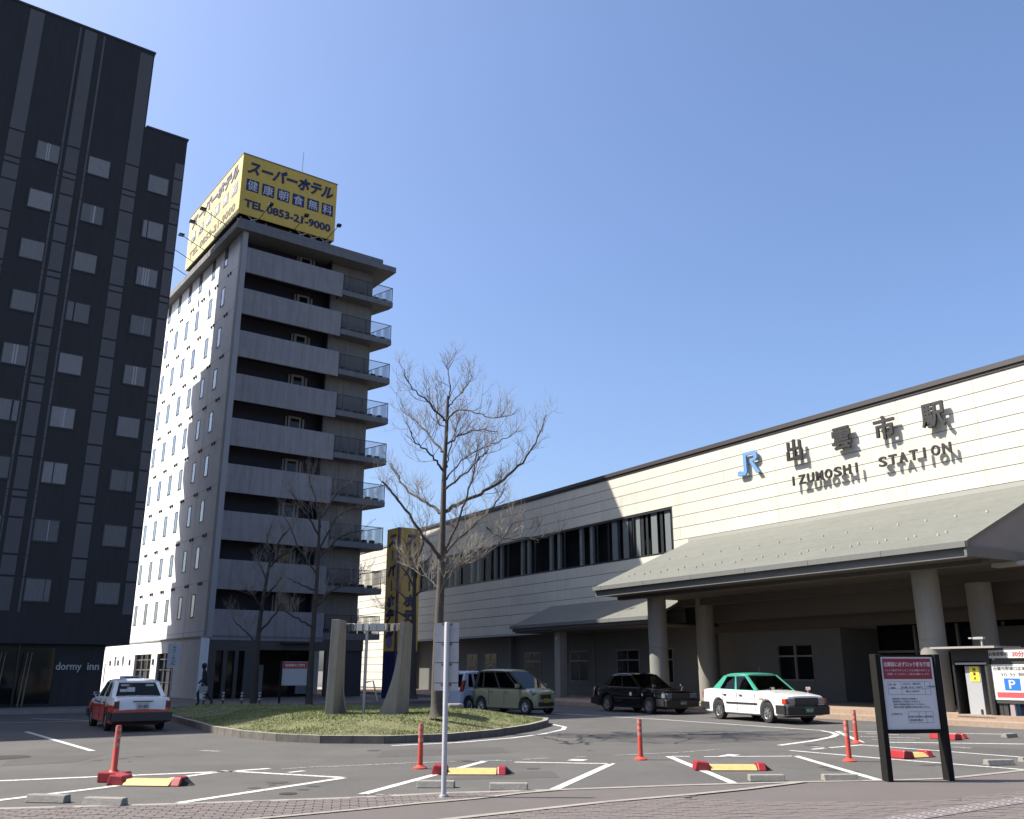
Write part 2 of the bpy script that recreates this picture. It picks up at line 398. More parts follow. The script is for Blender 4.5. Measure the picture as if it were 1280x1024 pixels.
# tar-sealed cracks
rng = random.Random(9); g = MB()
def crack(a, b, n=9, amp=.10, w=.06):
    A, B = G(*a), G(*b); P = [A.lerp(B, t / n) + Vector((rng.uniform(-amp, amp), rng.uniform(-amp, amp) * 1.2, 0)) for t in range(n + 1)]
    ribbon(g, P, w, .004 + rng.random() * .002)
for a, b in [((676, 921), (706, 927)), ((706, 927), (716, 931)), ((700, 921.5), (760, 922)), ((724, 919), (727, 926)), ((727, 926), (736, 931)), ((700, 930), (736, 928)), ((755, 926), (770, 918.5)), ((770, 919), (862, 921)),
             ((775, 927), (830, 930)), ((800, 922), (900, 917)), ((830, 921), (960, 922)), ((842, 930), (870, 922)), ((862, 924), (940, 928)), ((880, 914.5), (980, 916)), ((900, 921), (990, 919)), ((905, 916), (925, 926)), ((940, 918), (970, 925)), ((620, 917), (660, 920))]:
    crack(a, b, w=rng.uniform(.04, .09))
struct('road_crack', g, sealant)
g = MB(); c = G(860, 922); P = []
for k in range(40):
    t = k / 40 * 6.283; r = 1 + .16 * math.sin(3 * t + 1) + .1 * math.sin(7 * t) + rng.uniform(-.05, .05)
    P.append((c.x + 3.3 * r * math.cos(t), c.y + 1.6 * r * math.sin(t), .003))
g.poly(P); struct('road', g, patch)
g = MB().lathe([(.42, 0), (.42, .006), (.36, .008)], 24); c = G(8, 947)
tag(g.build('manhole_cover', mat('cast_iron', (.03, .03, .032), .7), None, (c.x, c.y, .001)), 'dark round iron manhole cover in the asphalt at far left', 'manhole cover')
g = MB().lathe([(.12, 0), (.12, .006)], 16); c = G(360, 992.5)
tag(g.build('valve_cover', MATS['cast_iron'], None, (c.x, c.y, .001)), 'tiny dark iron valve cover in the asphalt inside the left parking bay', 'valve cover')

# sidewalks of the buildings
class Frame:
    def __init__(s, x, y, deg): s.x, s.y, s.a = x, y, math.radians(deg)
    def w(s, x, y, z=0): c, q = math.cos(s.a), math.sin(s.a); return (s.x + x * c - y * q, s.y + x * q + y * c, z)
FD = Frame(-16.72, 40.48, 36.58); FH = Frame(-16.32, 49.3, 36.58); FS = Frame(14.1, 31, -57.8)
def slab(name, F, pts, z0, z1, m, edge=None):
    g = MB().prism([F.w(*p)[:2] for p in pts], 'z', z0, z1); return struct(name, g, m)
slab('sidewalk', FD, [(-60, -2.4), (11.5, -2.4), (16.5, -2.0), (16.5, 60), (-60, 60)], -.02, .15, sidem)
slab('sidewalk_kerb', FD, [(-60, -2.56), (11.5, -2.56), (11.5, -2.402), (-60, -2.402)], -.02, .155, kerbm)
slab('station_pavement', FS, [(-62, -1.8), (20, -1.8), (20, 20), (-62, 20)], -.02, .15, tanm)
slab('station_kerb', FS, [(-62, -1.98), (20, -1.98), (20, -1.802), (-62, -1.802)], -.02, .155, tanm)
slab('pavement', FS, [(-7.6, -1.15), (20, -1.15), (20, 5.4), (-7.6, 5.4)], .15, .30, tanm)
# kerb stones of the near stretch, one by one
kb = MB().box(-.49, .49, -.09, .09, 0, .16).mesh('kerb_stone', kerbm)

# ------------------------------------------------------------------ traffic island
near = [(150, 884.5), (214, 901.5), (240, 909), (262, 916), (300, 922.5), (345, 927), (400, 929.5), (480, 930), (560, 927), (620, 921), (662, 914), (684, 908), (686, 904.5)]
nw = [G(*p) for p in near]
backp = [Vector((.4, 31.0, 0)), Vector((-2, 33.2, 0)), Vector((-5, 34.6, 0)), Vector((-9, 36.2, 0)), Vector((-13, 37.2, 0))]
isl = nw + backp
cx = sum(p.x for p in isl) / len(isl); cy = sum(p.y for p in isl) / len(isl)
isl_o = [(p.x, p.y) for p in isl]
def inset(pts, d):
    out = []
    n = len(pts)
    for i in range(n):
        a = Vector(pts[i - 1]); b = Vector(pts[i]); c = Vector(pts[(i + 1) % n])
        d0 = (b - a).normalized(); d1 = (c - b).normalized(); nn = (Vector((-d0.y, d0.x)) + Vector((-d1.y, d1.x))).normalized()
        out.append(tuple(b + nn * d))
    return out
isl_i = inset(isl_o, .16)
if not pt_in(isl_o, *isl_i[3]): isl_i = inset(isl_o, -.16)
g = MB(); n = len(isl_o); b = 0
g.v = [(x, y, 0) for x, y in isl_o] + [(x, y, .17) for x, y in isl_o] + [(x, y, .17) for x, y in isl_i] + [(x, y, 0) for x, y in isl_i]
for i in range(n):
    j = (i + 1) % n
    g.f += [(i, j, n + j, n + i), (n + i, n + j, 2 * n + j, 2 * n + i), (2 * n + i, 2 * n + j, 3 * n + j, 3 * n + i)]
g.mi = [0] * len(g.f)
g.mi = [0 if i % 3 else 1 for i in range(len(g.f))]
kb_o = struct('island_kerb', g, [kerbm, mat('shaded_kerb_face', (.16, .145, .125), .95, var=.25, scale=5, var2=.2, scale2=1.2)])  # outer faces take a darker colour standing in for shade, with some dirt
# joints between kerb stones
gj = MB()
for i in range(1, 13):
    a, b2 = Vector(isl_o[i - 1]), Vector(isl_o[i]); L = (b2 - a).length; m_ = max(1, round(L / .6))
    for k in range(m_):
        p = a.lerp(b2, k / m_); d = (b2 - a).normalized(); q = Vector((-d.y, d.x))
        if not pt_in(isl_o, *(p + q * .1)): q = -q
        o_ = p - q * .002
        gj.hexa([(*(o_ - d * .006), 0), (*(o_ + d * .006), 0), (*(o_ + d * .006 + q * .17), 0), (*(o_ - d * .006 + q * .17), 0),
                 (*(o_ - d * .006), .172), (*(o_ + d * .006), .172), (*(o_ + d * .006 + q * .17), .172), (*(o_ - d * .006 + q * .17), .172)])
gj.build('kerb_joint', mat('dark_joint', (.06, .055, .05), .95), kb_o)['kind'] = 'stuff'
def edge_dist(x, y):
    best = 1e9
    for i in range(n):
        a = isl_o[i]; b2 = isl_o[(i + 1) % n]; dx, dy = b2[0] - a[0], b2[1] - a[1]
        t = max(0, min(1, ((x - a[0]) * dx + (y - a[1]) * dy) / (dx * dx + dy * dy))); best = min(best, math.hypot(x - a[0] - t * dx, y - a[1] - t * dy))
    return best
def turf_z(x, y):
    d = edge_dist(x, y); t = min(1, d / 2.6); return .15 + .30 * t * t * (3 - 2 * t)
g = MB(); N = 60; x0, x1, y0, y1 = -15, 2, 21, 38; idx = {}
for i in range(N + 1):
    for j in range(N + 1):
        x = x0 + (x1 - x0) * i / N; y = y0 + (y1 - y0) * j / N
        ins = pt_in(isl_i, x, y); idx[i, j] = len(g.v); g.v.append((x, y, turf_z(x, y) if ins else .12))
for i in range(N):
    for j in range(N):
        cxx = x0 + (x1 - x0) * (i + .5) / N; cyy = y0 + (y1 - y0) * (j + .5) / N
        if pt_in(isl_i, cxx, cyy): g.f.append((idx[i, j], idx[i + 1, j], idx[i + 1, j + 1], idx[i, j + 1])); g.mi.append(0)
struct('lawn_ground', g, soilm, smooth=60)
rng = random.Random(2); g = MB()
grassm = mat('grass_blade', (.145, .17, .052), .7, var=.45, scale=1.4, var2=.25, scale2=9)
cnt = 0
while cnt < 62000:
    x = rng.uniform(-13.5, 1.3); y = rng.uniform(21.6, 36)
    if y > 30 and rng.random() < .6: continue
    if not pt_in(isl_i, x, y): continue
    bare = math.sin(x * 1.7 + 2 * math.sin(y * 1.1)) * math.sin(y * 2.3 + 1.5 * math.sin(x * .9 + 1))
    if bare > .45 and rng.random() < .8: continue
    z = turf_z(x, y) - .01; h = rng.uniform(.018, .055); 
    if math.sin(x * 2.1) + math.sin(y * 3.3 + x) > 1.1: h *= 1.6
    a = rng.uniform(0, 6.28); w_ = .010; lx, ly = rng.uniform(-.04, .04), rng.uniform(-.04, .04)
    b = len(g.v); g.v += [(x - w_ * math.cos(a), y - w_ * math.sin(a), z), (x + w_ * math.cos(a), y + w_ * math.sin(a), z), (x + lx, y + ly, z + h)]
    g.f.append((b, b + 1, b + 2)); g.mi.append(0); cnt += 1
o = g.build('grass', grassm); tag(o, 'short patchy green grass on the low mound of the traffic island', 'grass', kind='stuff')

# ================================================================== DARK HOTEL (left)
darkwall = mat('charcoal_cladding', (.046, .047, .051), .75, streak=.2, var=.05, scale=3, var2=.08, scale2=.25, spec=.3)
stripem = objvar('grey_stripe_panel', (.15, .148, .155), .07, .75, spec=.3, var=.05, scale=2.)
curtainm = objvar('net_curtain', (.27, .275, .28), .30, .9, var=.06, scale=5)
wframe = mat('window_frame_dark', (.02, .022, .026), .5)
clear = glass('clear_glass', (.80, .84, .84), 1.7)
darkglass = glass('dark_glass', (.16, .18, .19), 1.6)
reflect = mat('shopfront_glass', (.012, .014, .016), .06, spec=.35)
dh = thing('hotel_tower', 'dark charcoal hotel tower with grey vertical stripes and small square windows', 'hotel building', FD.w(0, 0), FD.a)
g = MB().box(-34, -2.1, 0, 17, 2.66, 32.1).box(-2.1, 0, 0.0, 17, 2.66, 27.8).box(-34, -.92, .25, 16.5, .15, 2.66).box(-9, -2.1, 12.5, 17, 32.1, 39.3)  # last box: unseen roof block, added to shade the pale hotel's side wall
g.build('wall', darkwall, dh)
g = MB().box(-34.05, -2.05, -.04, .22, 32.1, 32.2).box(-2.2, -2.04, 0.22, 17.05, 32.1, 32.2).box(-2.05, .05, -.04, .22, 27.8, 27.9).box(-.12, .05, .22, 17.05, 27.8, 27.9)
g.each('parapet_cap', mat('cap_metal', (.05, .052, .058), .5), dh)
J = []
z0 = 23.78
while z0 > -2:
    J += [z0, z0 - .85, z0 - 2.39, z0 - 3.28, z0 - 4.74]; z0 -= 5.05
J = [25.46, 24.08] + J
def stripe(xa, xb, top, bot, m=stripem, nj=.045):
    zs = [top] + [z for z in J if bot + .15 < z < top - .15] + [bot]
    for a, b2 in zip(zs, zs[1:]):
        MB().box(xa, xb, -.022, 0, b2 + nj, a - nj).build('stripe_panel', m, dh)
stripe(-7.85, -7.22, 32.05, 3.9); stripe(-5.42, -4.86, 32.05, 3.9); stripe(-2.78, -2.16, 31.95, 3.9); stripe(-.46, -.04, 26.4, 3.9)
stripe(-10.3, -9.7, 32.05, 3.9)
for xa in (-5.66, -4.56):
    for a, b2 in zip([32.05] + J, J + [3.9]):
        if b2 > 3.8 and a - b2 > .2: MB().box(xa, xa + .09, -.018, 0, b2 + .02, a - .02).build('stripe_panel', stripem, dh)
rng = random.Random(5)
def pleated(w, h, side, n=14):
    g = MB(); 
    for k in range(n):
        xa = -w / 2 + w * k / n; xb = -w / 2 + w * (k + 1) / n
        ya = .05 + (.010 if k % 2 else 0) ; yb = .05 + (0 if k % 2 else .010)
        g.poly([(xa, ya, -h / 2), (xb, yb, -h / 2), (xb, yb, h / 2), (xa, ya, h / 2)])
    return g
ww, wh = .93, .90
fm = MB().box(-ww / 2 - .06, ww / 2 + .06, -.03, .0, wh / 2, wh / 2 + .06).box(-ww / 2 - .06, ww / 2 + .06, -.03, 0, -wh / 2 - .07, -wh / 2).box(-ww / 2 - .06, -ww / 2, -.03, 0, -wh / 2, wh / 2).box(ww / 2, ww / 2 + .06, -.03, 0, -wh / 2, wh / 2)
fme = fm.mesh('window', wframe)
pme = MB().box(-ww / 2, ww / 2, -.012, -.008, -wh / 2, wh / 2).mesh('pane', clear)
cm = [pleated(ww, wh, 0, n_).mesh('curtain', curtainm) for n_ in (12, 16, 20)]
for fl in range(9):
    z = 24.83 - 2.5 * fl
    if z < 2: break
    for xc in (-6.16, -3.93, -1.16, -8.95):
        w_ = inst('window', fme, dh, (xc, 0, z))
        inst('pane', pme, w_)
        c_ = inst('curtain', cm[rng.randrange(3)], w_, (0, -.075, 0))
        q_ = rng.random()
        if q_ < .30:
            MB().box(.06 + rng.uniform(-.3, .1), .12, -.02, -.014, -wh / 2, wh / 2).build('curtain_fold', mat('curtain_fold', (.52, .53, .56), .9), w_)
        elif q_ < .60:
            gx = rng.uniform(-.35, .3); MB().box(gx, gx + rng.uniform(.03, .14), -.0205, -.0145, -wh / 2, wh / 2).build('curtain_gap', mat('room_black', (.03, .032, .038), .9), w_)
# ground floor glazing, dark wall and letters
g = MB()
for x in (-4.2, -5.6, -7.0, -8.4, -9.8, -11.2, -12.6, -14.): g.box(x, x + 1.32, .2, .245, .3, 2.5)
g.each('shopfront_pane', reflect, dh)
g = MB()
for x in (-4.28, -5.68, -7.08, -8.48, -9.88, -11.28, -12.68): g.box(x, x + .07, .14, .246, .17, 2.6)
g.each('mullion', wframe, dh)
g = MB()
rng = random.Random(6)
for x in (-4.1, -3.95, -4.9, -5.05, -5.15, -5.3): g.tube([(x, -.3, .2), (x + .05, -.32, 1.2), (x + .12, -.3, 2.3)], [.03, .025, .015], 6)
sg = thing('bamboo_stems', 'pale thin bamboo stems against the dark ground-floor glass at far left', 'plant', FD.w(0, 0, .0), FD.a)
g.each('stem', mat('bamboo', (.20, .18, .13), .7), sg)
lm = mat('sign_letter_white', (.62, .62, .62), .5)
text('dormy', lm, dh, (-2.28, .235, 1.72), w=1.0, h=.40, depth=.03, bold=.014, name='letter_sign')
text('inn', lm, dh, (-1.32, .235, 1.76), w=.48, h=.29, depth=.03, bold=.02, name='letter_sign')
MB().lathe([(.03, 0), (.04, .02), (.03, .05)], 10).build('marker_light', whitep, dh, (-5.2, -.2, .42))
# unseen rear stair added for the wavy shadow its landings throw on the hotel
g = MB()
for k in range(10):
    z = 2.4 + 2.5 * k
    g.box(0.003, .95, 16.2, 17.75, z, z + .16).box(-2, .003, 17.003, 17.75, z, z + .16)
    if False: g.hexa([(0, 16.6, z - 1.2), (.5, 16.6, z - 1.2), (.5, 18.0, z + .0), (0, 18.0, z + .0), (0, 16.6, z - 1.0), (.5, 16.6, z - 1.0), (.5, 18.0, z + .15), (0, 18.0, z + .15)])
    g.box(.91, .95, 16.2, 17.75, z + .16, z + 1.1).box(-2, .91, 17.71, 17.75, z + .16, z + 1.1)
g.build('shadow_stair', mat('shadow_stair_steel', (.10, .105, .11), .6), dh)

# ================================================================== WHITE HOTEL with balconies
ht = thing('hotel_building', 'pale ten-storey hotel with grey balcony fronts and a yellow rooftop billboard', 'hotel building', FH.w(0, 0), FH.a)
wwall = mat('white_tile_wall', (.70, .715, .74), .8, streak=.14, var=.04, scale=5, var2=.06, scale2=.3)
parm = objvar('balcony_front_grey', (.40, .39, .405), .05, .85, streak=.28, var=.05, scale=2.5, var2=.06, scale2=.5)
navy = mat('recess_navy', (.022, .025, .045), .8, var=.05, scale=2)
beige = mat('beige_grey_wall', (.30, .285, .27), .85, streak=.22, var=.06, scale=3, var2=.06, scale2=.4)
slabm = mat('slab_concrete', (.25, .25, .26), .85, streak=.25, var=.08, scale=3)
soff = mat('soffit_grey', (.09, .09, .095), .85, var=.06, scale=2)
PT = 2.686; ZB = [26.28 - PT * k for k in range(9)]        # top of each balcony front
g = MB().box(0, .25, 0, 24.5, 3.3, 27.25).box(.25, 6.2, 1.35, 24.5, 3.3, 27.25)
g.build('wall', wwall, ht)
MB().box(6.2, 9.35, .95, 24.5, 3.3, 27.25).build('stair_wall', beige, ht)
g = MB()
for k in range(-1, 9):
    z = 3.3 + PT * (k + 1)
    if z < 27.2: g.box(6.2, 9.355, .943, .95, z - .012, z + .012)
g.box(7.6, 7.62, .944, .95, 3.3, 27.2); g.build('wall_joint', mat('dark_joint2', (.12, .12, .12), .9), ht)
fh = 2.55
for k, z in enumerate(ZB):
    MB().box(.25, 6.72, -.02, .12, z - 1.62, z).build('balcony_front', parm, ht, bevel=.01)
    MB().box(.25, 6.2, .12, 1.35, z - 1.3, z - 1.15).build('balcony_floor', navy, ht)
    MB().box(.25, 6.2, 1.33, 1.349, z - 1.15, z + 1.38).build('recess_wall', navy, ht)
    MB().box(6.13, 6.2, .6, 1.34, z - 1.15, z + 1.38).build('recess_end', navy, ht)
    # small pale-framed window of the corridor
    xw = 4.62 + .0 * k
    w_ = MB().box(xw - .42, xw + .42, 1.24, 1.328, z - .3, z + 1.05).build('window', mat('pale_window_surround', (.36, .36, .36), .7), ht)
    MB().box(xw - .26, xw + .26, 1.20, 1.239, z - .25, z + .90).build('pane', reflect, w_)
    MB().box(xw - .60, xw - .52, 1.22, 1.328, z - .3, z + 1.0).box(xw + .50, xw + .62, 1.22, 1.328, z - .3, z + .95).each('side_frame', MATS['pale_window_surround'], w_)
    # cantilevered corner landing, railing with fine bars
    MB().prism([(6.74, -.02), (10.4, -.02), (10.4, .5), (9.36, 4.2), (9.36, .94), (6.74, .94)], 'z', z - 1.44, z - 1.10).build('landing_slab', slabm, ht)
    g = MB().box(6.78, 10.34, .0, .035, z - .10, z - .06).box(6.78, 10.34, .0, .035, z - 1.06, z - 1.03)
    x = 6.80
    while x < 10.34: g.box(x, x + .014, .01, .024, z - 1.1, z - .08); x += .075
    P0, P1 = Vector((10.34, .02, 0)), Vector((9.40, 4.0, 0)); n_ = 45
    for q in range(n_):
        p = P0.lerp(P1, q / n_); g.box(p.x - .007, p.x + .007, p.y - .007, p.y + .007, z - 1.1, z - .08)
    g.tube([P0 + Vector((0, 0, z - .08)), P1 + Vector((0, 0, z - .08))], .022, 6); g.tube([P0 + Vector((0, 0, z - 1.04)), P1 + Vector((0, 0, z - 1.04))], .018, 6)
    for x in (6.8, 8.5, 10.33): g.box(x, x + .04, -.005, .04, z - 1.1, z - .05)
    g.build('railing', mat('railing_metal', (.09, .095, .10), .5, .3), ht)
    rr = random.Random(k); g = MB()
    for q in range(6):
        xx = 6.95 + q * .55 + rr.uniform(-.08, .08); g.box(xx, xx + .26, .2, .45, z - 1.1, z - .92 + rr.uniform(0, .06))
    g.each('floor_equipment', mat('equipment_dark', (.03, .03, .035), .7), ht)
# roof
MB().box(-.55, 10.4, -.3, 25.0, 27.25, 27.62).build('roof_slab', slabm, ht)
MB().box(-.35, 9.5, -.1, 24.8, 27.623, 28.02).build('roof_parapet', slabm, ht)
# left face: windows, vents, joints
wl = mat('window_reveal', (.05, .055, .065), .6)
hw_, hh_ = .27, .61
fm = MB().box(-.02, .06, -hw_, hw_, hh_ - .03, hh_ + .02).box(-.03, .06, -hw_ - .04, hw_ + .04, -hh_ - .05, -hh_).box(-.02, .06, -hw_ - .03, -hw_, -hh_, hh_).box(-.02, .06, hw_, hw_ + .03, -hh_, hh_)
fme = fm.mesh('window', wl)
pme = MB().box(-.006, -.002, -hw_, hw_, -hh_, hh_).mesh('pane', glass('hotel_glass', (.75, .8, .82), 1.5))
cme = [MB().box(-.0018, -.0008, -hw_ * f, hw_, -hh_, hh_).mesh('blind', objvar('blind', (.50, .53, .56), .2, .8)) for f in (1, .2, .6)]
dme = MB().box(-.0007, -.0002, -hw_, hw_, -hh_, hh_).mesh('room_dark', mat('room_dark', (.02, .022, .03), .5))
vme = MB().tube([(-.07, 0, 0), (0, 0, 0)], [.09, .10], 10).mesh('vent_cap', mat('vent_dark', (.035, .035, .04), .6))
rng = random.Random(8); vcount = 0
for fl in range(9):
    z = 5.09 + PT * fl
    for yc in (2.78, 5.12, 7.72, 9.93, 12.25, 14.6, 17.0):
        w_ = inst('window', fme, ht, (0, yc, z)); inst('pane', pme, w_)
        inst('room_dark', dme, w_); inst('blind', cme[0 if yc < 6 else (1 if rng.random() < .75 else 2)], w_)
        for dv in (.55, .95):
            if yc < 15: inst('vent_cap', vme, ht, (-.002, yc - dv - .2, z + hh_ + .55))
g = MB()
for fl in range(9): g.box(-.004, 0.0, 0.02, 21.5, 3.62 + PT * fl, 3.635 + PT * fl)
for yc in (3.95, 8.8, 13.4): g.box(-.0045, 0, yc, yc + .015, 3.3, 27.2)
g.build('wall_joint', mat('light_joint', (.30, .29, .29), .9), ht)
MB().box(-.05, 0, .0, .30, 3.3, 27.25).box(-.02, .3, -.05, 0, 3.3, 27.25).each('corner_trim', mat('corner_trim', (.50, .50, .51), .7), ht)
# annex and ground floor
g = MB()
ops = [(4.35, 7.75, .15, 2.55), (8.95, 12.7, .15, 2.55), (15.2, 15.75, 1.85, 2.5), (17.2, 17.75, 1.85, 2.5), (19.95, 20.3, .55, 2.05)]
ys = sorted({0.0, 20.5} | {o_[0] for o_ in ops} | {o_[1] for o_ in ops})
for a, b2 in zip(ys, ys[1:]):
    op = [o_ for o_ in ops if o_[0] <= a + .001 and b2 <= o_[1] + .001]
    if not op: g.box(-.25, .2, a, b2, .15, 3.27)
    else:
        if op[0][2] > .16: g.box(-.25, .2, a, b2, .15, op[0][2])
        g.box(-.25, .2, a, b2, op[0][3], 3.27)
g.box(.2, 9.35, 6, 24.5, .15, 3.297)
g.box(.2, 3.0, .3, 6, 2.62, 3.297)
ax = g.build('annex_wall', wwall, ht)
MB().box(-.3, .1, -.0, 20.6, 3.272, 3.36).each('annex_coping', mat('coping', (.50, .48, .46), .8), ht)
for o_ in ops:
    big = o_[1] - o_[0] > 1
    p_ = MB().box(-.05 if big else -.1, -.04 if big else -.09, o_[0], o_[1], o_[2], o_[3]).build('annex_window', reflect if not big else darkglass, ht)
    if big:
        g = MB()
        for t in (0, .33, .66, 1): yy = o_[0] + (o_[1] - o_[0] - .08) * t; g.box(-.12, -.052, yy, yy + .08, .15, o_[3])
        for zz in (.9, 1.6, 2.2): g.box(-.1, -.053, o_[0], o_[1], zz, zz + .05)
        g.build('door_frame', mat('alu_frame', (.35, .35, .36), .4, .6), p_)
        g = MB().box(.25, .3, o_[0], o_[1], .15, 2.5).box(.05, .25, o_[0] + .5, o_[0] + 1.4, .15, 1.0).box(.05, .25, o_[0] + 1.9, o_[1] - .5, .6, 1.8); g.each('interior_fitting', mat('interior_grey', (.18, .17, .16), .8), p_)
for yy in (13.6, 16.5, 8.35, 18.6):
    MB().box(-.34, -.25, yy, yy + .12, 1.9, 2.25).build('wall_lamp', mat('lamp_dark', (.12, .11, .10), .5), ht)
# front ground floor: fins and dark windows, recessed entrance, blue-grey panel
gwall = mat('ground_floor_wall', (.105, .103, .10), .8, var=.08, scale=2)
g = MB().box(0.0, .2, .03, .3, .15, 3.297).box(.2, .62, .0, .3, .15, 2.62).box(1.02, 1.24, 0, .3, .15, 2.62).box(1.66, 1.86, 0, .3, .15, 2.62).box(2.2, 2.98, 0, .3, .15, 2.62).box(.2, 3.0, .0, .3, 2.623, 3.297).box(3.0, 9.35, 0, .3, 2.68, 3.297).box(7.0, 7.3, 0, .3, .15, 2.68)
g.each('ground_floor_wall', gwall, ht)
for a, b2 in ((.62, 1.02), (1.24, 1.66), (1.86, 2.2)): MB().box(a, b2, .16, .2, .3, 2.62).build('slot_window', reflect, ht)
MB().box(3.0, 7.0, 1.6, 1.7, .15, 2.68).build('entrance_glass', reflect, ht)
MB().box(3.0, 7.0, .3, 6, 2.68, 2.9).build('entrance_soffit', soff, ht)
MB().box(3.4, 3.9, 1.5, 1.58, .2, 1.9).box(5.9, 6.7, 1.5, 1.58, .3, 1.7).each('poster_panel', mat('poster_pale', (.32, .33, .36), .6), ht)
MB().box(4.2, 5.9, -.35, 0, 3.05, 3.12).build('door_canopy', black, ht)
MB().box(7.3, 9.35, .1, .3, .15, 2.68).build('blue_grey_panel', mat('bluegrey', (.05, .055, .075), .6), ht)
MB().box(.25, 9.35, -.03, .2, 3.30, 3.42).build('band_course', slabm, ht)
text('HOTEL', mat('small_sign', (.3, .3, .3), .5), ht, (5.05, -.36, 3.085), w=.7, h=.05, depth=.005) if False else None

# ---- rooftop billboard, its struts and lamps
bb = thing('rooftop_billboard', 'yellow box billboard with navy katakana and a phone number on the hotel roof', 'billboard', FH.w(0, 0, 28.02), FH.a)
yel = mat('billboard_yellow', (.56, .385, .06), .55, var=.05, scale=.8, var2=.04, scale2=4)
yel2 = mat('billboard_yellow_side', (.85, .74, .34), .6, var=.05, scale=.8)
nav = mat('letter_navy', (.02, .028, .12), .5)
wht = mat('letter_white', (.50, .50, .55), .5)
X0, X1, Y0, Y1, Z0, Z1 = -.45, 5.9, -.05, 10.3, .33, 4.45
MB().box(X0, X1, Y0, Y0 + .08, Z0, Z1).build('front_panel', yel, bb)
MB().box(X0, X0 + .08, Y0 + .083, Y1, Z0 - .0, Z1).each('side_panel', yel2, bb)
MB().box(X1 - .08, X1, Y0 + .083, Y1, Z0, Z1).box(X0 + .083, X1 - .083, Y1 - .08, Y1, Z0, Z1).each('rear_panel', yel2, bb)
MB().box(X0 + .083, X1 - .083, Y0 + .083, Y1 - .083, Z1 - .12, Z1 - .05).box(X0 + .083, X1 - .083, Y0 + .5, Y1 - .083, Z0 + .02, Z0 + .08).build('sun_block_deck', mat('deck_dark', (.05, .05, .05), .8), bb)  # decks added to keep sunlight from falling inside the box
MB().box(X0 - .02, X1 + .02, Y0 - .02, Y0 + .0, Z1 - .05, Z1 + .03).box(X0 - .02, X0, Y0, Y1, Z1 - .05, Z1 + .03).box(X1, X1 + .02, Y0, Y1, Z1 - .05, Z1 + .03).each('top_trim', mat('bb_trim', (.30, .22, .05), .5), bb)
fx = lambda f: X0 + (X1 - X0) * f
W = X1 - X0; Hh = Z1 - Z0
text('スーパーホテル', nav, bb, (fx(.505), Y0 - .002, Z0 + Hh * .80), w=W * .90, h=Hh * .215, depth=.03, fat=.022, bold=.018, shear=.25)
for i, ch in enumerate('健康朝食無料'):
    xc = fx(.115 + .158 * i)
    q = MB().box(xc - .40, xc + .40, Y0 - .012, Y0 - .001, Z0 + Hh * .50 - .40, Z0 + Hh * .50 + .40).build('letter_tile', nav, bb, bevel=0)
    text(ch, wht, q, (xc, Y0 - .013, Z0 + Hh * .50), w=.62, h=.64, depth=.012, fat=.006, bold=0.)
text('TEL 0853-21-9000', nav, bb, (fx(.50), Y0 - .002, Z0 + Hh * .19), w=W * .90, h=Hh * .13, depth=.02, fat=.010, bold=.022)
# side face reads from back to front
L = Y1 - Y0; fy = lambda f: Y1 - L * f
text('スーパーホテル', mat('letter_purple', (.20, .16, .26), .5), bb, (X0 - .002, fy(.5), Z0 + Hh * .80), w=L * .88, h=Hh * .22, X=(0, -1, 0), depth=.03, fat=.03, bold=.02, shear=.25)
for i, ch in enumerate('健康朝食無料'):
    yc = fy(.12 + .155 * i)
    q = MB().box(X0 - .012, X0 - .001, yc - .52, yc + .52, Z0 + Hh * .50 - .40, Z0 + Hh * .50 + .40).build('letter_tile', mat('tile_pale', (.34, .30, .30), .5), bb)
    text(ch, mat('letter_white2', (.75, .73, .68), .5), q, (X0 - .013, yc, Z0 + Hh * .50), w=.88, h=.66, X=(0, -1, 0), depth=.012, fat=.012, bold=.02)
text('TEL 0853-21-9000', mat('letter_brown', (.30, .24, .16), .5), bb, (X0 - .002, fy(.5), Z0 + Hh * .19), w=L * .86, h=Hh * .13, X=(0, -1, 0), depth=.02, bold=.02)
g = MB()
for x in (-.2, 1.4, 3.0, 4.4, 5.6):
    for y in (.3, 4, 7, 9.9):
        g.box(x, x + .09, y, y + .09, 0, Z0)
g.box(X0 + .1, X1 - .1, .3, .4, .05, .15)
for x in (.2, 3.4, 4.2, 5.0):
    g.tube([(x, .02, -.02), (x + .7, .02, .36)], .035, 5); g.tube([(x + .7, .1, -.02), (x, .1, .36)], .035, 5)
g.each('strut', mat('strut_white', (.6, .6, .6), .5), bb)
g = MB().tube([(3.55, .3, Z1), (3.55, .3, Z1 + 1.7)], .022, 5)
g.build('antenna', galv, bb)
for y in (1.2, 3.2, 5.4, 7.6, 9.8):
    lp = MB().tube([(-.3, y, -.25), (-2.2, y - .2, .42)], .025, 5).build('lamp_arm', black, bb)
    MB().box(-2.42, -2.1, y - .35, y - .05, .38, .50).build('lamp_head', blackp, lp)
for x in (.7, 3.0, 5.2):
    lp = MB().tube([(x, .0, .0), (x + .25, -1.6, .62)], .022, 5).build('lamp_arm', black, bb)
    MB().box(x + .14, x + .38, -1.78, -1.52, .56, .70).build('lamp_head', blackp, lp)

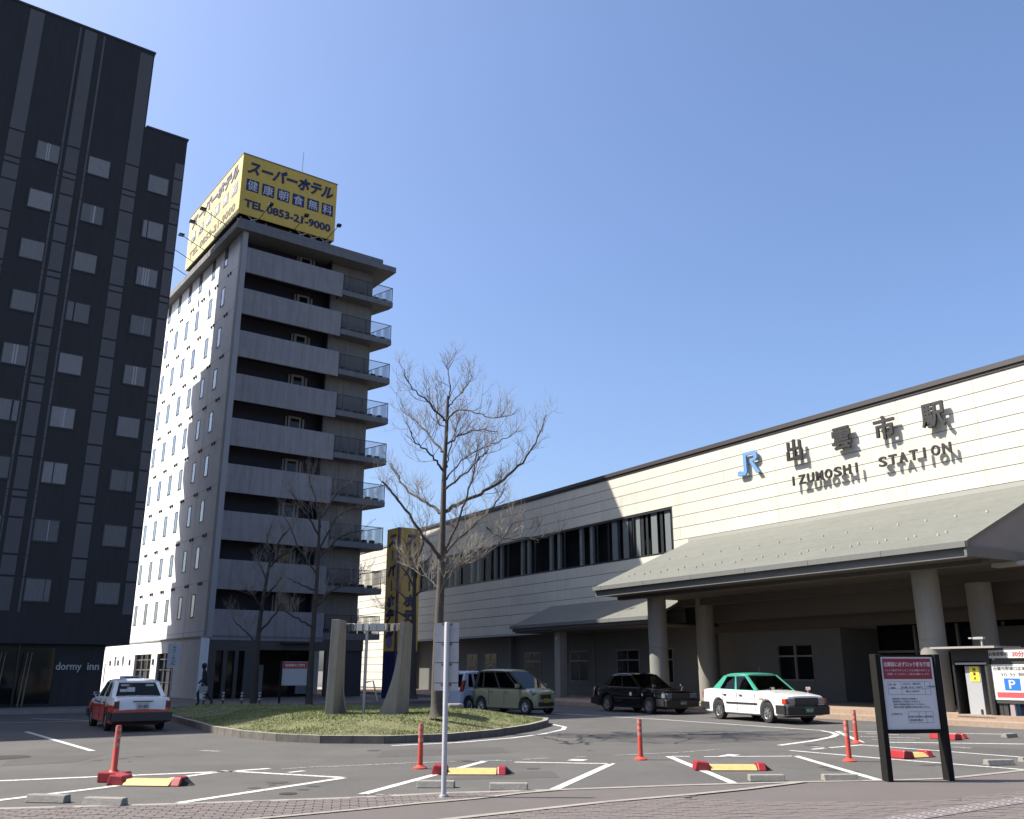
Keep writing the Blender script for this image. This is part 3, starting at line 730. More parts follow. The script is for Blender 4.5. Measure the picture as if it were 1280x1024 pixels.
# ================================================================== vertical pylon sign
py = thing('pylon_sign', 'tall yellow and navy pylon sign with vertical katakana beside the bare tree', 'sign', (-6.3, 50, .15), FH.a)
MB().box(0, 1.38, 0, 1.35, 2.45, 9.15).build('upper_box', mat('pylon_yellow', (.42, .27, .055), .55, var=.06, scale=1.5), py)
MB().box(0.003, 1.377, 0.003, 1.347, 0, 2.45).build('lower_box', mat('pylon_navy', (.02, .03, .12), .5), py)
MB().box(-.015, .0, -.015, .10, 0.02, 9.14).box(0.0, .10, -.015, .0, 0.02, 9.14).each('corner_strip', mat('purple_strip', (.07, .02, .09), .5), py)
for i, ch in enumerate('スー|パ|ー|ホ|テ|ル'.replace('スー', 'ス|ー').split('|')):
    z = 8.45 - i * .83
    if ch == 'ー':
        MB().box(.70, .80, -.012, -.002, z - .3, z + .3).build('lettering', nav, py); MB().box(-.012, -.002, .60, .72, z - .3, z + .3).build('lettering', nav, py)
    else:
        text(ch, nav, py, (.76, -.002, z), w=.66, h=.60, depth=.02, fat=.04, bold=.014, shear=.2); text(ch, nav, py, (-.002, .7, z), w=.8, h=.60, X=(0, -1, 0), depth=.02, fat=.045, bold=.014, shear=.2)
MB().box(.3, .95, -.014, -.002, 2.52, 3.05).build('white_tile', wht, py)
text('エ', nav, py, (.62, -.015, 2.78), w=.4, h=.38, depth=.01, bold=.014)
MB().tube([(-.02, .7, 2.95), (0, .7, 2.95)], [.34, .34], 20).build('round_badge', mat('badge_purple', (.22, .2, .4), .5), py)

# ================================================================== STATION
st = thing('station_building', 'long cream-panelled railway station with ribbon window and grey entrance canopy', 'station', FS.w(0, 0), FS.a)
cream = objvar('cream_panel', (.78, .75, .65), .04, .7, streak=.10, var=.03, scale=1.5, var2=.05, scale2=.35)
backm = mat('panel_backing', (.14, .13, .12), .9)
T = 4.0; ztop = 12.36
g = MB()
g.box(-50, 16, T + .03, T + 14, 9.98, 12.5).box(-16.9, 16, T + .03, T + 14, 3.9, 9.98).box(-50, -16.9, T + .03, T + 14, 3.9, 7.55).box(-50, -46.6, T + .03, T + 14, 7.55, 9.98)
g.build('wall', backm, st)
rows = [3.9, 4.51, 5.12, 5.73, 6.34, 6.95, 7.56, 8.17, 8.79, 9.4, 10.0, 10.62, 11.22, 11.8, 12.38]
pc = {}
def panel(x0, x1, z0, z1):
    k = (round(x1 - x0, 3), round(z1 - z0, 3))
    if k not in pc:
        e = .005; w_, h_ = k
        mb = MB(); mb.hexa([(e, 0, .014), (w_ - e, 0, .014), (w_ - e, .03, .014), (e, .03, .014), (e, 0, h_ - .014), (w_ - e, 0, h_ - .014), (w_ - e, .03, h_ - .014), (e, .03, h_ - .014)])
        pc[k] = mb.mesh('cladding_panel', cream)
    inst('cladding_panel', pc[k], st, (x0, T, z0))
for k in range(-16, 5):
    x0 = .38 + 3.325 * k - .0; x1 = x0 + 3.325
    if x1 < -46.6 and x1 < -50: continue
    for r in range(14):
        z0, z1 = rows[r], rows[r + 1]
        a, b2 = max(x0, -50), x1
        if r < 6 and x0 > -19: continue                       # behind the canopy
        if 6 <= r < 10:
            if b2 <= -16.8: continue
            a = max(a, -16.8) if x0 < -16.8 < x1 else a
        panel(a, b2, z0, z1)
g = MB().box(-50, 16, T - .10, T + 14.2, 12.5, 12.70).box(-50, 16, T - .04, T + .03, 12.38, 12.5)
g.build('roof_edge', mat('roof_edge_brown', (.055, .045, .045), .5), st)
MB().box(-50, -19, T - .05, T + .3, 3.78, 3.9).build('drip_trim', mat('trim_grey', (.35, .36, .38), .6), st)
# ribbon window
g = MB().box(-46.6, -16.8, T + .9, T + 1.0, 7.55, 9.98); g.build('ribbon_backing', mat('interior_dark', (.02, .02, .023), .8), st)
MB().box(-46.6, -16.8, T + .03, T + .9, 7.55, 7.62).box(-46.6, -16.8, T + .03, T + .9, 9.9, 9.98).box(-16.85, -16.8, T + .02, T + .9, 7.62, 9.9).build('ribbon_reveal', wframe, st)
xs = [-46.6 + 3.315 * i / 1 for i in range(10)]
for a in xs[:9]:
    p_ = MB().box(a + .03, a + 3.285, T + .10, T + .112, 7.65, 9.88).build('ribbon_pane', glass('ribbon_glass', (.75, .77, .78), 1.18, gl=.35), st)
g = MB().box(-46.6, -16.8, T + .02, T + .12, 7.58, 7.65).box(-46.6, -16.8, T + .02, T + .12, 9.88, 9.96).box(-16.9, -16.8, T + .0, T + .14, 7.56, 9.98)
for a in xs: g.box(a - .03, a + .03, T + .02, T + .12, 7.65, 9.88)
g.each('ribbon_frame', wframe, st)
colm = mat('inner_column', (.60, .57, .52), .7, var=.1, scale=2)
for x in (-24.13, -25.17, -27.52, -28.41, -31.0, -31.78, -34.43, -35.28, -37.62, -38.55, -40.95, -41.9, -44.4, -45.3):
    MB().box(x - .13, x + .13, T + .13, T + .30, 7.62, 9.9).each('inner_column', colm, st)
rng = random.Random(3)
for x, wd, br in ((-17.35, .22, 1), (-17.85, .10, 0), (-18.45, .24, 1), (-19.05, .09, 0), (-19.45, .12, 0), (-19.9, .26, 1), (-20.45, .1, 0), (-20.9, .24, 1), (-21.5, .09, 0), (-21.9, .24, 1), (-22.5, .08, 0)):
    MB().box(x - wd, x + wd, T + .14, T + .18, 7.62, 9.9).build('inner_blind', mat('blind_pale', (.46, .46, .45), .7) if br else mat('blind_dark', (.12, .12, .12), .7), st)
# wing further left, sunlit
wg = thing('station_wing', 'sunlit cream station wing glimpsed between the hotel balconies and the yellow pylon', 'building', FS.w(0, 0), FS.a)
MB().box(-66, -50.02, T + .03, T + 12, .1, 11.9).build('wall', backm, wg)
for r in range(-6, 14):
    z0 = 3.9 + .61 * r
    for a in (-66, -62.7, -59.4, -56.1, -52.8):
        b2 = min(a + 3.3, -50.02)
        if (-59.4 <= a < -52) and 8.2 < z0 < 9.8 and a != -59.4: continue
        if z0 + .6 > 11.9: continue
        MB().box(a + .012, b2 - .012, T, T + .03, z0 + .018, z0 + .592).build('cladding_panel', cream, wg)
g = MB()
for q in range(14): g.box(-56 + q * .42, -55.97 + q * .42, T + .0, T + .025, 8.2, 9.95)
for q in range(4): g.box(-56, -50.1, T + .0, T + .024, 8.35 + q * .5, 8.38 + q * .5)
wf_ = g.build('window_grid', mat('grid_grey', (.20, .19, .17), .6), wg)
MB().box(-56.1, -50.1, T + .012, T + .028, 8.2, 9.95).build('pane', mat('milky_glass', (.45, .42, .34), .3), wf_)
MB().box(-66, -50.02, T - .06, T + 12, 11.9, 12.02).build('roof_edge', slabm, wg)
MB().box(-66, -59.5, T - 1.1, T - .02, 7.4, 7.52).box(-66, -59.5, T - 1.1, T - 1.05, 7.52, 8.4).build('balcony', whitep, wg)
MB().box(-65.5, -60, T - .02, T - .003, 7.6, 9.6).box(-65.5, -60, T - .02, T - .003, 4.8, 6.6).build('window', reflect, wg)

# canopies
roofm = mat('canopy_roof', (.188, .192, .163), .75, streak=.12, var=.07, scale=4, var2=.07, scale2=.6, bump=.15, bscale=30)
fasc = mat('fascia_grey', (.17, .175, .17), .7, var=.06, scale=2)
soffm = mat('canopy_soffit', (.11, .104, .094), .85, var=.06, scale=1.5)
def canopy(name, x0, x1, t0, t1, z0, z1, th, thing_=st):
    s_ = (z1 - z0) / (t1 - t0)
    r = MB().prism([(t0, z0), (t1, z1), (t1, z1 - .12), (t0, z0 - .12)], 'x', x0, x1).build('roof', roofm, thing_)
    nr = 7
    g = MB()
    for i in range(nr + 1):
        a = t0 + (t1 - t0) * i / nr; z = z0 + s_ * (a - t0)
        g.hexa([(x0, a, z - .01), (x1, a, z - .01), (x1, a + .05, z - .01), (x0, a + .05, z - .01), (x0, a, z + .003), (x1, a, z + .003), (x1, a + .05, z + .024), (x0, a + .05, z + .024)])
    g.build('roof_seam', roofm, r)
    f = MB().box(x0 - .03, x1 + .03, t0 - .06, t0 - .002, z0 - .16, z0 + .02).box(x0, x1, t0 + .12, t0 + .3, z0 - th - .02, z0 - .13).box(x0 - .03, x0 - .001, t0 - .06, t0 + .3, z0 - .16, z0)
    f.build('fascia', fasc, r)
    for i in range(int((x1 - x0) / 3) + 1):
        x = x0 + .6 + i * 3; MB().box(x, x + .015, t0 - .066, t0 - .058, z0 - .16, z0 + .02).build('fascia_joint', mat('joint_dk', (.1, .1, .1), .8), r)
    return r, s_
r1, s1 = canopy('canopy', -15.46, 3.05, -2.4, 3.97, 5.34, 8.0, .42)
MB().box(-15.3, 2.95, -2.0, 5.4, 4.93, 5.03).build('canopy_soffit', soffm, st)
MB().prism([(-2.38, 5.2), (3.97, 5.2), (3.97, 7.86), (-2.38, 5.24)], 'x', 2.86, 2.98).each('gable_wall', mat('gable_grey', (.30, .285, .28), .8, var=.05, scale=2), st)
MB().prism([(-2.40, 4.92), (4, 4.92), (4, 5.22), (-2.40, 5.22)], 'x', 2.985, 3.07).build('gable_fascia', fasc, st)
MB().prism([(-2.1, 4.95), (3.97, 4.95), (3.97, 7.8), (-2.1, 5.2)], 'x', -15.35, -15.2).each('gable_wall', fasc, st)
g = MB()
for t, dd in ((-1.35, .16), (.75, 0)):
    z = 5.34 + s1 * (t + 2.4); x = -14.4 + (t + 2.4) * .25
    while x < 2.6:
        for q in ((0, 0), (dd, .22)) if dd else ((0, 0),):
            g.hexa([(x + q[0] - .035, t + q[1] - .02, z + q[1] * s1), (x + q[0] + .035, t + q[1] - .02, z + q[1] * s1), (x + q[0] + .035, t + q[1] + .05, z + q[1] * s1), (x + q[0] - .035, t + q[1] + .05, z + q[1] * s1),
                    (x + q[0] - .03, t + q[1] - .01, z + .075 + q[1] * s1), (x + q[0] + .03, t + q[1] - .01, z + .075 + q[1] * s1), (x + q[0] + .03, t + q[1] + .02, z + .075 + q[1] * s1), (x + q[0] - .03, t + q[1] + .02, z + .075 + q[1] * s1)])
        x += 1.12
g.build('snow_guard', mat('snow_guard_steel', (.40, .40, .36), .5, .4), r1)['kind'] = 'stuff'
MB().box(-15.6, 3.1, 3.9, 3.985, 7.93, 8.13).build('ridge_flashing', mat('flashing', (.42, .42, .38), .6), st)
r2, s2 = canopy('canopy', -28.2, -15.2, 1.0, 3.95, 4.14, 5.4, .3)
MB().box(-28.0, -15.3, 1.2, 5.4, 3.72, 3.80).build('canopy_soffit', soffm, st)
MB().prism([(1.1, 3.8), (3.95, 3.8), (3.95, 5.25), (1.1, 4.05)], 'x', -28.15, -28.05).each('gable_wall', fasc, st)
# columns
colc = mat('column_concrete', (.33, .325, .29), .75, streak=.15, var=.05, scale=3, var2=.05, scale2=.8)
for i, (x, y) in enumerate(((0, 0), (-13.8, 0), (0, 3.1), (-13.8, 3.0), (13.8, 0), (13.8, 3.0))):
    zt = 4.94
    cc = MB().lathe([(.43, .28 if x > -8 else .14), (.43, 2.55), (.422, 2.56), (.422, 2.59), (.43, 2.60), (.43, zt)], 28).build('column', colc, st, (x, y, 0), smooth=30)
for x, y in ((-24.3, 1.9),):
    MB().box(-.26, .26, -.26, .26, .15, 3.73).build('column', colc, st, (x, y, 0), bevel=.03)
    MB().tube([(0, -.30, 3.35), (0, -.26, 3.35)], .05, 8).build('soffit_spot', whitep, st, (x, y, 0))
# ground floor walls
gw = mat('station_lower_wall', (.18, .185, .178), .85, var=.05, scale=2)
lint = mat('brown_lintel', (.13, .11, .09), .8, var=.05, scale=2)
WY = 5.4
MB().box(-15.6, 16, WY, WY + .3, 3.42, 4.93).build('lintel', lint, st)
g = MB().box(-15.6, -11.75, WY + .2, WY + .4, .15, 3.42).box(-9.75, -8.3, WY + .2, WY + .4, .15, 3.42).box(-11.75, -9.75, WY + .2, WY + .4, .15, 1.15).box(-11.75, -9.75, WY + .2, WY + .4, 2.7, 3.42)
g.box(-8.3, -8.1, WY + .2, WY + 3, .15, 3.42)
g.each('entrance_wall', gw, st)
wn = MB().box(-11.75, -9.75, WY + .22, WY + .3, 1.15, 1.2).box(-11.75, -9.75, WY + .22, WY + .3, 2.2, 2.27).box(-10.78, -10.7, WY + .2, WY + .3, 1.15, 2.7).build('window', mat('frame_grey', (.33, .33, .31), .6), st)
MB().box(-11.74, -9.76, WY + .31, WY + .33, 1.15, 2.7).build('pane', reflect, wn)
MB().box(-8.1, 16, WY + 2.8, WY + 2.9, .15, 3.6).build('entrance_glazing', reflect, st)
g = MB()
for x in (-6.2, -4.2, -2.2, .4, 3, 6): g.box(x, x + .09, WY + 2.66, WY + 2.79, .15, 3.5)
g.box(-8.1, 16, WY + 2.7, WY + 2.79, 2.35, 2.45).each('entrance_mullion', MATS['frame_grey'], st)
MB().box(-6.9, -4.7, WY + 2.5, WY + 2.55, .5, 2.05).build('pale_poster', mat('poster_blue_grey', (.16, .19, .23), .7), st)
MB().box(-6.8, -4.75, WY + 2.48, WY + 2.495, 1.28, 1.5).build('poster_band', mat('poster_navy', (.03, .05, .12), .7), st)
MB().box(-3.0, -1.0, WY + 2.4, WY + 2.6, .15, 3.3).build('entrance_pier', gw, st)
MB().box(-50, -15.6, WY, WY + .3, .15, 3.9).each('ground_floor_wall', gw, st)
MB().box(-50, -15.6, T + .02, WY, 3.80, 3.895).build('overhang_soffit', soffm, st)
pw = [(-33.4, -31.5), (-28.2, -26.4), (-23.6, -21.6), (-20.6, -18.8), (-38.6, -37.0), (-41.2, -39.6)]
for a, b2 in pw:
    w_ = MB().box(a, b2, WY - .03, WY - .001, .95, 2.75).build('window', MATS['frame_grey'], st)
    mdl = (a + b2) / 2
    for (p0, p1) in ((a + .06, mdl - .04), (mdl + .04, b2 - .06)):
        MB().box(p0, p1, WY - .045, WY - .031, 1.0, 2.12).box(p0, p1, WY - .045, WY - .031, 2.2, 2.68).each('pane', reflect, w_)
MB().box(-28.9, -28.6, WY - .04, WY - .002, .15, 3.7).box(-25.9, -25.7, WY - .04, WY - .002, .15, 3.7).box(-35, -34.7, WY - .3, WY - .002, .15, 3.79).each('pilaster', mat('pilaster_grey', (.20, .20, .19), .8), st)
for x in (-38.2, -40.8): MB().box(x, x + .9, WY - .08, WY - .046, 1.9, 2.0).build('blind', mat('blind_lt', (.42, .42, .4), .7), st)
for x in (2.2,): MB().box(x, x + 1.6, .3, .75, 4.80, 4.925).each('soffit_light', mat('soffit_light_white', (.5, .5, .45), .5), st)
for x, y in ((-9, -1), (-5, -.9), (-1.8, -1), (-11.6, -1)):
    MB().box(x, x + .7, y, y + .3, 4.90, 4.928).each('soffit_light', MATS['soffit_light_white'], st)
MB().box(-15.2, 2.8, -1.2, -.85, 4.78, 4.929).box(-15.2, 2.8, 2.6, 3.2, 4.6, 4.929).each('soffit_beam', soffm, st)

# raised lettering of the station, standing off the wall on pins
bk = mat('letter_bronze', (.028, .028, .030), .45)
ls = thing('station_name_sign', 'raised dark characters and Roman letters spelling the station name on the cream wall', 'sign', FS.w(0, 0), FS.a)
OFF = .22
def wl_text(s, xc, zc, w, h, m, d=.10, b=.02, nm='letter'):
    return text(s, m, ls, (xc, T - OFF, zc), w=w, h=h, depth=d, bold=b, name=nm, fat=.014)
for ch, xc, w in (('出', -8.15, .85), ('雲', -5.55, .95), ('市', -3.42, .95), ('駅', -1.2, .98)):
    wl_text(ch, xc, 11.27, w, .98, bk, b=.012)
for i, ch in enumerate('IZUMOSHI'): wl_text(ch, -8.35 + i * .485, 9.86, .06 if ch == 'I' else .35, .40, bk, d=.08, b=.006)
for i, ch in enumerate('STATION'): wl_text(ch, -3.68 + i * .475, 9.86, .06 if ch == 'I' else .34, .40, bk, d=.08, b=.006)
bl = mat('rail_logo_blue', (.11, .23, .42), .45)
jr = thing('rail_logo', 'light blue rail company monogram raised on the cream station wall', 'logo', FS.w(0, 0), FS.a)
y0_, y1_ = T - OFF, T - OFF + .1
jx = -11.75
# J hook and R joined, from flat strokes
J1 = [(jx, 10.70), (jx, 10.92), (jx + .17, 10.92), (jx + .17, 10.88), (jx + .40, 10.88), (jx + .40, 11.78), (jx + .60, 11.78), (jx + .60, 10.80), (jx + .50, 10.68), (jx + .10, 10.68)]
MB().prism(J1, 'y', y0_, y1_).build('letter', bl, jr)
g = MB()
x = jx + .60
g.prism([(x, 11.62), (x, 11.78), (x + .55, 11.78), (x + .68, 11.66), (x + .68, 11.40), (x + .55, 11.28), (x + .22, 11.28), (x + .22, 11.42), (x + .44, 11.42), (x + .49, 11.46), (x + .49, 11.58), (x + .44, 11.62)], 'y', y0_, y1_)
g.prism([(x + .20, 11.28), (x + .40, 11.28), (x + .80, 10.68), (x + .55, 10.68)], 'y', y0_ + .001, y1_ - .001)
g.build('letter', bl, jr)

# ================================================================== VEHICLES
tyrem = rubber; rimm = mat('wheel_silver', (.45, .46, .47), .3, .9); hub_black = mat('hub_dark', (.05, .05, .055), .4)
chrome = mat('chrome', (.7, .7, .72), .12, 1.)
cabglass = glass('car_glass', (.34, .37, .36), 1.35, .01)
lampc = mat('headlamp', (.13, .14, .16), .08, spec=.8); amber = mat('amber_lamp', (.60, .06, .02), .2); redl = mat('tail_lamp', (.28, .02, .02), .2)
trim = blackp; seatm = mat('seat_fabric', (.10, .10, .11), .9); seatw = mat('seat_cover_white', (.55, .55, .55), .9)
platem = mat('plate_green', (.05, .14, .07), .5); platew = mat('plate_white', (.6, .6, .6), .5); platey = mat('plate_yellow', (.65, .50, .05), .5)
def wheel_meshes(r, w, style):
    t = MB().lathe([(r * .62, -w / 2), (r * .93, -w / 2), (r, -w / 2 + .03), (r, w / 2 - .03), (r * .93, w / 2), (r * .62, w / 2)], 28, caps=False)
    t.v = [(x, z, y) for x, y, z in t.v]; t.f = [f[::-1] for f in t.f]
    m = MB().lathe([(r * .63, -w / 2 + .01), (r * .63, w / 2 - .015), (r * .58, w / 2 - .03), (.03, w / 2 - .045)], 28)
    m.v = [(x, z, y) for x, y, z in m.v]; m.f = [f[::-1] for f in m.f]
    g = MB(); k = 8 if style == 'cap' else 6
    for i in range(k):
        a = 2 * math.pi * i / k; ca, sa = math.cos(a), math.sin(a); q = r * .085
        P = []
        for yy in (w / 2 - .05, w / 2 - .012):
            for rad, s_ in ((r * .16, -1), (r * .58, -1.5), (r * .58, 1.5), (r * .16, 1)):
                P.append((rad * ca - s_ * q * .7 * sa, yy, rad * sa + s_ * q * .7 * ca))
        g.hexa(P)
    h = MB().lathe([(r * .2, w / 2 - .05), (r * .2, w / 2 - .01), (r * .12, w / 2)], 16); h.v = [(x, z, y) for x, y, z in h.v]
    g.v, g.f, g.mi = g.v, g.f, g.mi; b = len(g.v); g.v += h.v; g.f += [tuple(i + b for i in f[::-1]) for f in h.f]; g.mi += h.mi
    return t.mesh('wheel', tyrem, 40), m.mesh('rim', mat('rim_grey', (.25, .25, .26), .4, .5) if style == 'cap' else rimm, 40), g.mesh('hub_cap', rimm, 40)

def loft(sections, mats, mfun=None, closed_ends=True):
    """sections: list of rings (same count) of 3D points"""
    g = MB(); n_ = len(sections[0])
    for s_ in sections: g.v += [tuple(p) for p in s_]
    for i in range(len(sections) - 1):
        for k in range(n_):
            k2 = (k + 1) % n_; g.f.append((i * n_ + k, (i + 1) * n_ + k, (i + 1) * n_ + k2, i * n_ + k2))
    if closed_ends: g.f.append(tuple(range(n_))); g.f.append(tuple((len(sections) - 1) * n_ + k for k in range(n_ - 1, -1, -1)))
    g.mi = [0] * len(g.f)
    if mfun:
        for i, f in enumerate(g.f):
            c = sum((Vector(g.v[j]) for j in f), Vector()) / len(f); g.mi[i] = mfun(c)
    return g

def make_car(name, label, loc, heading, S, group=None):
    """S: dict of the vehicle's profile. Local +x is forward, ground at z=0"""
    t = thing(name, label, S.get('cat', 'car'), loc, heading, group)
    body = S['paint']; r = S['r']; ax = S['axles']; hw = S['hw']; zb = S.get('zb', .20)
    top = S['top']          # list of (x, z)
    xs_ = set(x for x, z in top)
    xmin, xmax = top[0][0], top[-1][0]
    ra = r + .055
    for a in ax:
        for k in range(13): xs_.add(round(a - ra * math.cos(math.pi * k / 12), 4))
    for k in range(24): xs_.add(round(xmin + (xmax - xmin) * k / 23, 4))
    xs_ = sorted(xs_)
    def interp(tab, x):
        for (a, za), (b, zb_) in zip(tab, tab[1:]):
            if a <= x <= b: return za + (zb_ - za) * (x - a) / max(1e-6, b - a)
        return tab[-1][1] if x > tab[-1][0] else tab[0][1]
    wtab = S.get('wtab') or [(xmin, hw * .90), (xmin + .12, hw * .965), (xmin + .5, hw), (xmax - .6, hw), (xmax - .15, hw * .95), (xmax, hw * .86)]
    secs = []
    def ring(x, zbo):
        zt = interp(top, x); w_ = interp(wtab, x); zm = zbo + (zt - zbo) * .5
        rnd = S.get('round', .05)
        half = [(w_ - .05, zbo), (w_ - .01, zbo + .04), (w_, min(zm, zt - .2) if zt - zbo > .35 else zbo + (zt - zbo) * .4), (w_ - .004, zt - (zt - zbo) * .30), (w_ - .018, zt - rnd * 1.6), (w_ - rnd * .9, zt - rnd * .35), (w_ - rnd * 2.4, zt + .005), (w_ * .5, zt + .022), (0, zt + .028)]
        R = [(x, y, z) for y, z in half]; Lf = [(x, -y, z) for y, z in half[::-1][1:]]
        return R + Lf
    for x in xs_:
        inarch = None
        for a in ax:
            if abs(x - a) < ra - 1e-4: inarch = a
        base_z = interp(S.get('bot', [(xmin, zb + .10), (xmin + .25, zb), (xmax - .3, zb), (xmax, zb + .04)]), x)
        edge = any(abs(abs(x - a) - ra) < 1e-3 for a in ax)
        if inarch is not None:
            secs.append(ring(x, max(base_z, r + math.sqrt(max(0, ra * ra - (x - inarch) ** 2)))))
        elif edge:
            a = min(ax, key=lambda q: abs(abs(x - q) - ra))
            if x < a: secs.append(ring(x, base_z)); secs.append(ring(x + .002, r))
            else: secs.append(ring(x - .002, r)); secs.append(ring(x, base_z))
        else: secs.append(ring(x, base_z))
    two = S.get('lower'); split = S.get('split', 0)
    g = loft(secs, None, (lambda c: 1 if c.z < split else 0) if two else None)
    bo = g.build('body', [body, two] if two else body, t, smooth=38)
    MB().box(xmin + .25, xmax - .25, -hw + .30, hw - .30, zb - .04, r + ra + .02).build('underbody', blackp, t)
    # greenhouse
    (rbx, rbz), (rtx, rtz), (ftx, ftz), (fbx, fbz) = S['cab']     # rear base, rear top, front top, front base
    yb = hw - S.get('inset', .07); yt = hw - S.get('tumble', .22)
    def P(u, vv, side, out=0):   # u 0..1 rear->front along side, vv 0 belt ..1 roof
        xb = rbx + (fbx - rbx) * u; zb_ = rbz + (fbz - rbz) * u; xt = rtx + (ftx - rtx) * u; zt_ = rtz + (ftz - rtz) * u
        y = yb + (yt - yb) * vv + out
        return Vector((xb + (xt - xb) * vv, side * y, zb_ + (zt_ - zb_) * vv))
    roofp = S.get('roof', body)
    # roof: crowned panel with rounded edges
    secs = []
    for i in range(9):
        u = i / 8; xt = rtx - .03 + (ftx - rtx + .06) * u; zt_ = rtz + (ftz - rtz) * u + .045 * math.sin(math.pi * u) ** .8 - (.018 if i in (0, 8) else 0)
        w_ = yt + .012 - (.05 if i in (0, 8) else 0)
        half = [(w_ - .02, zt_ - .045), (w_, zt_ - .02), (w_ - .02, zt_ + .005), (w_ - .12, zt_ + .028), (w_ * .4, zt_ + .042), (0, zt_ + .045)]
        secs.append([(xt, y, z) for y, z in half] + [(xt, -y, z) for y, z in half[::-1][1:]])
    loft(secs, None).build('roof', roofp, t, smooth=50)
    pil = S.get('pillar', roofp)
    cuts = S['sidecuts']       # u positions of pillars: list of (u0,u1) glass spans
    for side in (1, -1):
        sd_ = MB()
        def strip(ua, ub, va, vb, ua2=None, ub2=None, out=.0, th=.035, mb=sd_):
            ua2 = ua if ua2 is None else ua2; ub2 = ub if ub2 is None else ub2
            p = [P(ua, va, side, out), P(ub, va, side, out), P(ub2, vb, side, out), P(ua2, vb, side, out)]
            q = [P(ua, va, side, out - th), P(ub, va, side, out - th), P(ub2, vb, side, out - th), P(ua2, vb, side, out - th)]
            pts = (p + q) if side < 0 else (q + p)
            mb.hexa(pts)
        prev = 0
        for (a, b2) in cuts:
            strip(prev, a, 0, 1); prev = b2
        strip(prev, 1, 0, 1)
        sd_.each('pillar', pil, t)
        for (a, b2) in cuts:
            sg_ = MB(); strip(a - .004, b2 + .004, .03, .94, out=-.012, th=.006, mb=sg_)
            sg_.build('side_window', cabglass, t)
        fr = MB(); strip(0.02, .98, -.02, .035, out=.003, th=.02, mb=fr); strip(.02, .98, .93, 1.0, out=.003, th=.02, mb=fr); fr.each('window_trim', S.get('wtrim', pil), t)
        # handles, mirror, mouldings, door gaps
        sides = MB()
        for x in S['gaps']:
            yy = side * (hw - .006); sides.box(x - .006, x + .006, min(yy, yy + side * .010), max(yy, yy + side * .010), zb + .12, interp(top, x) - .08)
        sides.each('door_gap', mat('gap_dark', (.03, .03, .03), .8), t)
        for x in S['handles']:
            yy = side * hw; zz = S.get('hz', .80); MB().box(x - .08, x + .08, min(yy - .01 * side, yy + side * .03), max(yy - .01 * side, yy + side * .03), zz, zz + .035).build('door_handle', S.get('handlem', trim), t)
        if S.get('mould'):
            yy = side * hw; z_ = S['mould']; MB().box(ax[0] + ra + .12, ax[1] - ra - .1, min(yy - .01 * side, yy + side * .018), max(yy - .01 * side, yy + side * .018), z_, z_ + .05).build('side_moulding', trim, t)
        mx_, mz_, kind_ = S['mirror']
        yy = side * (hw - .12 if kind_ == 'fender' else hw + .08)
        if kind_ == 'fender':
            g = MB().tube([(mx_, yy, interp(top, mx_)), (mx_ + .02, yy + side * .02, mz_ - .03)], .012, 6); g.box(mx_ - .03, mx_ + .05, yy - .05, yy + .09, mz_ - .03, mz_ + .07)
        else:
            g = MB().box(mx_ - .05, mx_ + .05, yy - .09, yy + .09, mz_ - .06, mz_ + .08)
        g.build('mirror', S.get('mirm', chrome), t, bevel=.01)
    ws = MB(); inn = .02
    p = [P(1, .02, 1, -inn), P(1, .02, -1, -inn), P(1, .97, -1, -inn), P(1, .97, 1, -inn)]
    ws.hexa([*(q + Vector((-.012, 0, 0)) for q in p), *p]); ws.build('windscreen', cabglass, t)
    fr = MB()
    for side in (1, -1):
        a0, a1 = P(1, 0, side, 0), P(1, 1, side, 0); d = Vector((0, -side * .07, 0)); f_ = Vector((.012, 0, .004))
        fr.hexa([a0 - f_, a0 + f_, a0 + f_ + d, a0 - f_ + d, a1 - f_, a1 + f_, a1 + f_ + d, a1 - f_ + d])
        a0, a1 = P(0, 0, side, 0), P(0, 1, side, 0); d = Vector((0, -side * S.get('cpw', .09), 0))
        fr.hexa([a0 - f_, a0 + f_, a0 + f_ + d, a0 - f_ + d, a1 - f_, a1 + f_, a1 + f_ + d, a1 - f_ + d])
    fr.each('windscreen_pillar', pil, t)
    p = [P(0, .02, 1, -inn), P(0, .02, -1, -inn), P(0, .97, -1, -inn), P(0, .97, 1, -inn)]
    MB().hexa([*p, *(q + Vector((.012, 0, 0)) for q in p)]).build('rear_window', cabglass, t)
    wx = (fbx - .28)
    fr = MB().tube([(fbx + .02, -.1, fbz + .02), (fbx - .06, .35, fbz + .09)], .008, 4).tube([(fbx + .02, -.55, fbz + .02), (fbx - .06, -.12, fbz + .09)], .008, 4); fr.each('wiper', blackp, t)
    # seats and driver wheel
    for sx, sy in ((fbx - 1.15, .36), (fbx - 1.15, -.36), (fbx - 1.95, .36), (fbx - 1.95, -.36)):
        if sx < rbx + .15: continue
        s_ = MB().prism([(sx, .45), (sx + .5, .48), (sx + .5, .60), (sx + .12, .60), (sx - .04, rbz + .18), (sx - .14, rbz + .18), (sx - .10, .6)], 'y', sy - .22, sy + .22).build('seat', seatm, t, bevel=.03)
        MB().box(sx - .15, sx - .05, sy - .12, sy + .12, rbz + .20, rbz + .36).build('headrest', S.get('headrest', seatm), s_, bevel=.02)
    MB().box(rbx + .1, fbx - .1, -hw + .25, hw - .25, zb + .1, .45).build('cabin_floor', blackp, t)
    # wheels
    tm, rm, hm = S['_wm']
    for a in ax:
        for side in (1, -1):
            w_ = inst('wheel', tm, t, (a, side * (hw - .10), r), (0, 0, 0 if side > 0 else math.pi)); inst('rim', rm, w_); inst('hub_cap', hm, w_)
    return t, bo, interp

